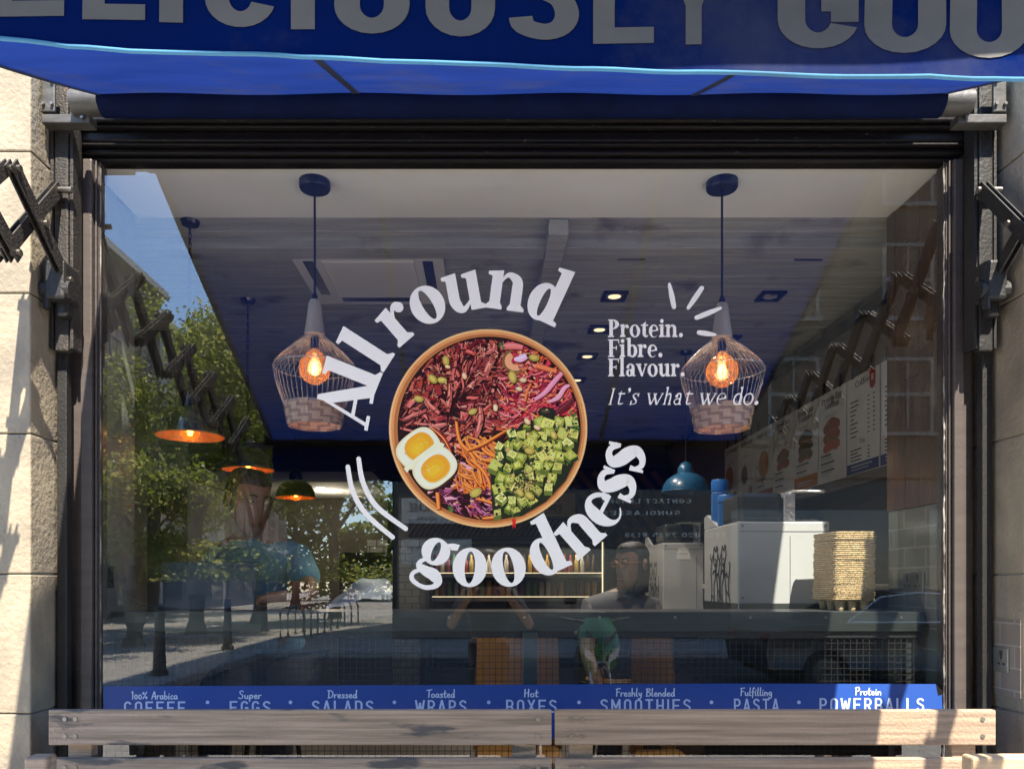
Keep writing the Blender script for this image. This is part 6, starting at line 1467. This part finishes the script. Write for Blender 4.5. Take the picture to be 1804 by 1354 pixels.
# ------------------------------------------------------------ people
mat('skin', (.26, .145, .10), (.21, .115, .08), rough=.5, bump=.05)
mat('skin_tan', (.24, .13, .09), (.20, .11, .075), rough=.5)
mat('hair_dark', (.012, .009, .008), (.02, .015, .012), rough=.6, bump=.6, bscale=60, scale=(40, 40, 6))
mat('shirt_blue', (.16, .34, .42), (.12, .27, .34), rough=.85, bump=.25, bscale=12)
mat('shirt_grey', (.15, .15, .155), (.12, .12, .125), rough=.85, bump=.25, bscale=12)
mat('shirt_navy', (.03, .035, .05), (.022, .026, .04), rough=.85, bump=.2, bscale=12)
mat('trousers', (.03, .035, .05), (.022, .025, .035), rough=.9)
mat('eye_white', (.32, .28, .25), rough=.2); mat('lip', (.30, .10, .08), rough=.4)
def skin_obj(name, V, Eg, mt, parent, sub=2, root=0, scale=1.0):
    me = bpy.data.meshes.new(name); me.from_pydata([v[:3] for v in V], Eg, []); me.update()
    o = bpy.data.objects.new(name, me); COL.objects.link(o)
    md = o.modifiers.new('skin', 'SKIN'); md.use_smooth_shade = True
    lay = me.skin_vertices[0] if me.skin_vertices else None
    if lay is None:
        bm = bmesh.new(); bm.from_mesh(me); bm.verts.layers.skin.verify(); bm.to_mesh(me); bm.free(); lay = me.skin_vertices[0]
    for i, v in enumerate(V):
        r = v[3]; rx, ry = (r if isinstance(r, tuple) else (r, r)); lay.data[i].radius = (rx*scale, ry*scale); lay.data[i].use_root = (i == root)
    ss = o.modifiers.new('sub', 'SUBSURF'); ss.levels = sub; ss.render_levels = sub
    dg = bpy.context.evaluated_depsgraph_get(); ev = o.evaluated_get(dg); m2 = bpy.data.meshes.new_from_object(ev)
    o.modifiers.clear(); o.data = m2; bpy.data.meshes.remove(me)
    m2.materials.clear(); m2.materials.append(MATS[mt]); m2.polygons.foreach_set('use_smooth', [True]*len(m2.polygons)); m2.name = name
    if parent is not None: o.parent = parent; o.location = -parent.location
    return o
def add_head_mesh(o, c, fwd, up, s, parentloc):
    """merge a modelled head (skull, jaw, nose, ears) into the body mesh"""
    f = Vector(fwd).normalized(); u = Vector(up); u = (u-f*u.dot(f)).normalized(); r = f.cross(u).normalized()
    bm = bmesh.new(); bm.from_mesh(o.data)
    def W(a, b, z): return Vector(c)+r*(a*s)+f*(b*s)+u*(z*s)
    # rings from chin to crown : (z, half width, front, back)
    RG = [(-.118, .020, .075, .040), (-.112, .034, .086, .030), (-.095, .048, .088, .010), (-.070, .058, .088, -.03), (-.040, .066, .088, -.065), (-.010, .070, .086, -.085), (.020, .073, .084, -.094), (.050, .075, .084, -.098), (.080, .071, .074, -.092), (.105, .056, .052, -.072), (.120, .032, .028, -.042)]
    N = 28; rows = []
    for z, w_, fr, bk in RG:
        row = []
        for k in range(N):
            a = 2*math.pi*k/N; ca, sa = math.cos(a), math.sin(a); mid = (fr+bk)/2; hl = (fr-bk)/2
            x_ = w_*math.copysign(abs(ca)**.85, ca); y_ = mid+hl*math.copysign(abs(sa)**.85, sa)
            if sa > .9:   # nose, brow, mouth, chin on the face line
                if abs(ca) < .12: y_ += {-.010: .020, -.040: .026, .020: .010, -.095: .004}.get(z, 0)
            if .35 < abs(ca) < .62 and sa > 0 and z == .020: y_ -= .008
            row.append(bm.verts.new(W(x_, y_, z)))
        rows.append(row)
    fs = []
    for a, b in zip(rows, rows[1:]):
        for k in range(N): fs.append(bm.faces.new((a[k], a[(k+1) % N], b[(k+1) % N], b[k])))
    fs.append(bm.faces.new(rows[0][::-1])); fs.append(bm.faces.new(rows[-1]))
    for sgn in (-1, 1):      # ears
        P = []
        for k in range(10):
            a = 2*math.pi*k/10; P.append((bm.verts.new(W(sgn*.070, -.005+.014*math.cos(a), .0+.030*math.sin(a))), bm.verts.new(W(sgn*.086, -.016+.018*math.cos(a), .002+.034*math.sin(a)))))
        for k in range(10): fs.append(bm.faces.new((P[k][0], P[(k+1) % 10][0], P[(k+1) % 10][1], P[k][1])))
        fs.append(bm.faces.new([p[1] for p in P]))
    for q in fs: q.smooth = True
    bmesh.ops.recalc_face_normals(bm, faces=bm.faces[:]); bm.to_mesh(o.data); bm.free()
    return W
def face_bits(t, W, s, hair='short', glasses=False):
    P = t.location
    for sgn in (-1, 1):
        m = MB(); c = W(sgn*.031, .076, .020); m.lathe(c, [(0, .012*s), (.008*s, .009*s), (.012*s, 0), (.008*s, -.009*s), (0, -.012*s)], 12); e = m.build('eye', 'eye_white', t, smooth='all')
        m = MB(); c2 = W(sgn*.031, .087, .020); m.lathe(c2, [(0, .005*s), (.005*s, 0), (0, -.005*s)], 8); m.build('iris', 'hair_dark', e if False else t)
        m = MB(); m.tube([W(sgn*.016, .090, .040), W(sgn*.032, .090, .045), W(sgn*.048, .080, .040)], .0035*s, 6); m.build('eyebrow', 'hair_dark', t)
    m = MB(); m.tube([W(-.022, .088, -.068), W(0, .094, -.066), W(.022, .088, -.068)], [.003*s, .006*s, .003*s], 8); m.build('mouth', 'lip', t, smooth='all')
    # hair shell
    m = MB(); N = 30; rows = []
    top = [(.128, .015), (.122, .045), (.108, .066), (.085, .079), (.055, .084), (.025, .084)] + ([(-.005, .083), (-.035, .082), (-.07, .08), (-.11, .075), (-.15, .07)] if hair == 'long' else [(-.005, .080), (-.035, .070)])
    rr_ = random.Random(int(abs(P.x)*100))
    for z, w_ in top:
        row = []
        for k in range(N):
            a = 2*math.pi*k/N; ca, sa = math.cos(a), math.sin(a); b_ = .105*(w_/.084); fr = .094*(w_/.084)
            if sa > .25 and z < .070: fr *= .60 if sa > .5 else .8
            y_ = (fr if sa > 0 else b_)*sa-.006; x_ = w_*ca*(.93 if (sa > .25 and z < .07) else 1)
            row.append(W(x_*rr_.uniform(.97, 1.03), y_*rr_.uniform(.97, 1.03), z+rr_.uniform(-.003, .003)))
        rows.append(row)
    m.grid(rows, True); m.face(rows[0]); m.build('hair', 'hair_dark', t, smooth='all')
    if glasses:
        m = MB()
        for sgn in (-1, 1): m.tube([W(sgn*.032+.022*math.cos(2*math.pi*k/16), .100, .018+.017*math.sin(2*math.pi*k/16)) for k in range(16)], .0018*s, 5, closed=True); m.tube([W(sgn*.054, .098, .022), W(sgn*.078, .04, .020), W(sgn*.080, -.01, .018)], .0018*s, 5)
        m.tube([W(-.010, .102, .020), W(.010, .102, .020)], .0018*s, 5); m.build('glasses', 'copper_inside', t)
def hand_chain(V, Eg, wi, wrist, d, n, side, curl=.5, s=1.0):
    """five fingers rooted in a palm. d: direction of the fingers, n: palm normal (fingers curl towards it)"""
    d = Vector(d).normalized(); n = Vector(n); n = (n-d*n.dot(d)).normalized(); b = d.cross(n).normalized()*side; w_ = Vector(wrist)
    def add(p, r, par): V.append((p.x, p.y, p.z, r)); Eg.append((par, len(V)-1)); return len(V)-1
    pc = add(w_+d*.045*s, (.030*s, .014*s), wi)
    for k, (off, L) in enumerate(((-.030, .068), (-.010, .078), (.010, .074), (.028, .058))):
        kn = add(w_+d*(.088-.004*abs(k-1))*s+b*off*s, .0095*s, pc)
        a1 = curl*(.9+.08*k); a2 = curl*1.9; d1 = (d*math.cos(a1)+n*math.sin(a1)); d2 = (d*math.cos(a2)+n*math.sin(a2)); d3 = (d*math.cos(a2*1.3)+n*math.sin(a2*1.3)); p = w_+d*(.088-.004*abs(k-1))*s+b*off*s
        p1 = p+d1*L*.45*s; i1 = add(p1, .0085*s, kn); p2 = p1+d2*L*.32*s; i2 = add(p2, .0078*s, i1); p3 = p2+d3*L*.25*s; add(p3, .0062*s, i2)
    t0 = w_+d*.025*s-b*.022*s; i0 = add(t0, .012*s, wi); t1 = t0+(d*.7-b*.6+n*.3).normalized()*.038*s; i1 = add(t1, .0105*s, i0); t2 = t1+(d*.9-b*.2+n*.4).normalized()*.030*s; add(t2, .0085*s, i1)

def seated_or_standing(t, J, shirt, skinm, head, fwd, up=(0, 0, 1), s=1.0, hands=None, hair='short', glasses=False, trousers='trousers', sleeve=.78, torso=1.0):
    """J: joints dict"""
    V = []; Eg = []; ix = {}
    def add(nm_, r, par=None):
        p = J[nm_]; V.append((p[0], p[1], p[2], r)); ix[nm_] = len(V)-1
        if par: Eg.append((ix[par], ix[nm_]))
    add('pelvis', (.150*s, .105*s)); add('waist', (.135*s, .095*s), 'pelvis'); add('chest', (.165*s, .110*s), 'waist'); add('upchest', (.150*s, .090*s), 'chest'); add('neck', .052*s, 'upchest'); add('headc', .062*s, 'neck')
    for S in 'LR':
        add('sh'+S, .062*s, 'upchest'); add('el'+S, .043*s, 'sh'+S); add('wr'+S, .028*s, 'el'+S)
        add('hip'+S, .088*s, 'pelvis'); add('kn'+S, .060*s, 'hip'+S); add('an'+S, .040*s, 'kn'+S); add('toe'+S, .034*s, 'an'+S)
    nb = len(V)
    if hands:
        for S, (d, n, cu) in hands.items(): hand_chain(V, Eg, ix['wr'+S], J['wr'+S], d, n, 1 if S == 'L' else -1, cu, s)
    body = skin_obj('body', V, Eg, skinm, t)
    W = add_head_mesh(body, head, fwd, up, s*1.0, t.location)
    face_bits(t, W, s, hair, glasses)
    # clothes: own surfaces a little larger
    V2 = []; E2 = []; iy = {}
    def ad2(nm_, p, r, par=None):
        V2.append((p[0], p[1], p[2], r)); iy[nm_] = len(V2)-1
        if par: E2.append((iy[par], iy[nm_]))
    k = 1.12
    ad2('pelvis', Vector(J['pelvis'])+Vector((0, 0, .02)), (.158*s*torso, .115*s)); ad2('waist', J['waist'], (.150*s*k*torso, .105*s*k), 'pelvis'); ad2('chest', J['chest'], (.168*s*k*torso, .112*s*k), 'waist'); ad2('upchest', J['upchest'], (.150*s*k, .092*s*k), 'chest'); ad2('collar', Vector(J['upchest']).lerp(Vector(J['neck']), .88), .068*s, 'upchest')
    for S in 'LR':
        ad2('sh'+S, J['sh'+S], .068*s, 'upchest'); ad2('el'+S, Vector(J['sh'+S]).lerp(Vector(J['el'+S]), sleeve), .068*s, 'sh'+S)
    skin_obj('t_shirt', V2, E2, shirt, t)
    V3 = []; E3 = []; iz = {}
    def ad3(nm_, p, r, par=None):
        V3.append((p[0], p[1], p[2], r)); iz[nm_] = len(V3)-1
        if par: E3.append((iz[par], iz[nm_]))
    ad3('pelvis', J['pelvis'], (.158*s, .115*s))
    for S in 'LR': ad3('hip'+S, J['hip'+S], .098*s, 'pelvis'); ad3('kn'+S, J['kn'+S], .072*s, 'hip'+S); ad3('an'+S, Vector(J['an'+S])+Vector((0, 0, .04)), .060*s, 'kn'+S)
    skin_obj('trousers', V3, E3, trousers, t)
    return W
# man behind the laptop
X0, Y0 = -1.10, .86
t = empty('person', (X0, Y0, FL), 'man in a blue t-shirt sitting at the counter behind the open laptop', 'person')
Z = lambda z: E+z
J = dict(pelvis=(X0+.02, Y0+.22, Z(-.42)), waist=(X0+.01, Y0+.19, Z(-.25)), chest=(X0, Y0+.10, Z(-.03)), upchest=(X0-.01, Y0+.04, Z(.12)), neck=(X0-.02, Y0+.01, Z(.235)), headc=(X0-.03, Y0+.0, Z(.36)),
         shL=(X0-.20, Y0+.04, Z(.125)), elL=(X0-.27, Y0-.10, Z(-.07)), wrL=(X0-.12, Y0-.33, Z(-.085)), shR=(X0+.19, Y0+.03, Z(.115)), elR=(X0+.29, Y0-.16, Z(-.07)), wrR=(X0+.10, Y0-.33, Z(-.085)),
         hipL=(X0-.10, Y0+.18, Z(-.46)), knL=(X0-.13, Y0-.22, Z(-.47)), anL=(X0-.13, Y0-.20, Z(-.92)), toeL=(X0-.13, Y0-.36, Z(-.95)), hipR=(X0+.12, Y0+.18, Z(-.46)), knR=(X0+.15, Y0-.22, Z(-.47)), anR=(X0+.15, Y0-.20, Z(-.92)), toeR=(X0+.15, Y0-.36, Z(-.95)))
seated_or_standing(t, J, 'shirt_blue', 'skin_tan', (X0-.035, Y0-.03, Z(.385)), (.8, -.75, -.36), s=1.22, hands={'L': ((.5, -.8, -.05), (0, 0, -1), .35), 'R': ((-.5, -.8, -.05), (0, 0, -1), .35)})
def stool(x, y, label):
    t = empty('bar_stool', (x, y, FL), label, 'stool', 'bar stools inside')
    m = MB(); m.lathe((x, y, E-.56), [(0, .03), (.16, .03), (.175, .015), (.17, 0), (0, 0)], 24); m.build('seat', 'tan_leather', t, smooth=True)
    for k in range(4):
        a = math.pi/4+k*math.pi/2; m = MB(); m.tube([(x+.10*math.cos(a), y+.10*math.sin(a), E-.56), (x+.2*math.cos(a), y+.2*math.sin(a), FL)], .013, 8); m.build('leg', 'black_iron', t)
stool(X0+.02, Y0+.2, 'round bar stool under the man in the blue t-shirt')
# dark haired customer in glasses
X1, Y1 = .74, 1.35
t = empty('person', (X1, Y1, FL), 'dark haired person with glasses in a grey t-shirt sitting inside behind the counter', 'person')
J = dict(pelvis=(X1, Y1+.15, Z(-.62)), waist=(X1, Y1+.12, Z(-.46)), chest=(X1, Y1+.05, Z(-.26)), upchest=(X1, Y1+.02, Z(-.13)), neck=(X1+.02, Y1, Z(-.04)), headc=(X1+.04, Y1-.02, Z(.05)),
         shL=(X1-.16, Y1+.02, Z(-.135)), elL=(X1-.2, Y1-.08, Z(-.38)), wrL=(X1-.12, Y1-.18, Z(-.62)), shR=(X1+.17, Y1+.02, Z(-.135)), elR=(X1+.22, Y1-.08, Z(-.38)), wrR=(X1+.14, Y1-.18, Z(-.62)),
         hipL=(X1-.09, Y1+.12, Z(-.66)), knL=(X1-.1, Y1-.25, Z(-.68)), anL=(X1-.1, Y1-.25, Z(-1.1)), toeL=(X1-.1, Y1-.4, Z(-1.16)), hipR=(X1+.09, Y1+.12, Z(-.66)), knR=(X1+.1, Y1-.25, Z(-.68)), anR=(X1+.1, Y1-.25, Z(-1.1)), toeR=(X1+.1, Y1-.4, Z(-1.16)))
seated_or_standing(t, J, 'shirt_grey', 'skin', (X1+.05, Y1-.04, Z(.09)), (-.9, -.7, -.1), s=1.0, hands={'L': ((.4, -.9, 0), (0, 0, -1), .4), 'R': ((-.4, -.9, 0), (0, 0, -1), .4)}, hair='long', glasses=True)
stool(X1, Y1+.14, 'round bar stool under the person in the grey t-shirt')
# the photographer, seen only in the glass
X2, Y2 = .03, -3.42
t = empty('person', (X2, Y2, 0), 'photographer in a dark t-shirt holding up a phone, mirrored in the middle of the glass', 'person')
J = dict(pelvis=(X2, Y2-.02, .92), waist=(X2, Y2-.01, 1.06), chest=(X2, Y2, 1.22), upchest=(X2, Y2+.01, 1.35), neck=(X2, Y2+.02, 1.44), headc=(X2, Y2+.04, 1.53),
         shL=(X2-.18, Y2+.01, 1.345), elL=(X2-.31, Y2+.20, 1.10), wrL=(X2-.135, Y2+.46, 1.375), shR=(X2+.18, Y2+.01, 1.345), elR=(X2+.33, Y2+.20, 1.10), wrR=(X2+.12, Y2+.46, 1.375),
         hipL=(X2-.09, Y2-.02, .88), knL=(X2-.10, Y2+.01, .48), anL=(X2-.11, Y2-.03, .08), toeL=(X2-.13, Y2+.11, .04), hipR=(X2+.09, Y2-.02, .88), knR=(X2+.10, Y2+.01, .48), anR=(X2+.11, Y2-.03, .08), toeR=(X2+.13, Y2+.11, .04))
seated_or_standing(t, J, 'shirt_navy', 'skin', (X2, Y2+.05, 1.59), (0, 1, -.12), s=.98, hands={'L': ((.35, .25, .9), (1, .3, -.2), .55), 'R': ((-.35, .25, .9), (-1, .3, -.2), .55)})
m = MB(); m.cbox((X2-.005, -2.874, E+.003), (.155, .009, .076), .004); ph = m.build('case', 'dark_plastic')
t = empty('phone', (X2, -2.875, E), 'phone held sideways in both hands of the mirrored photographer', 'phone'); ph.parent = t; ph.location = -t.location
m = MB(); m.cbox((X2-.045, -2.868, E+.018), (.03, .004, .028), .002); m.build('camera_bump', 'black_matt', t)
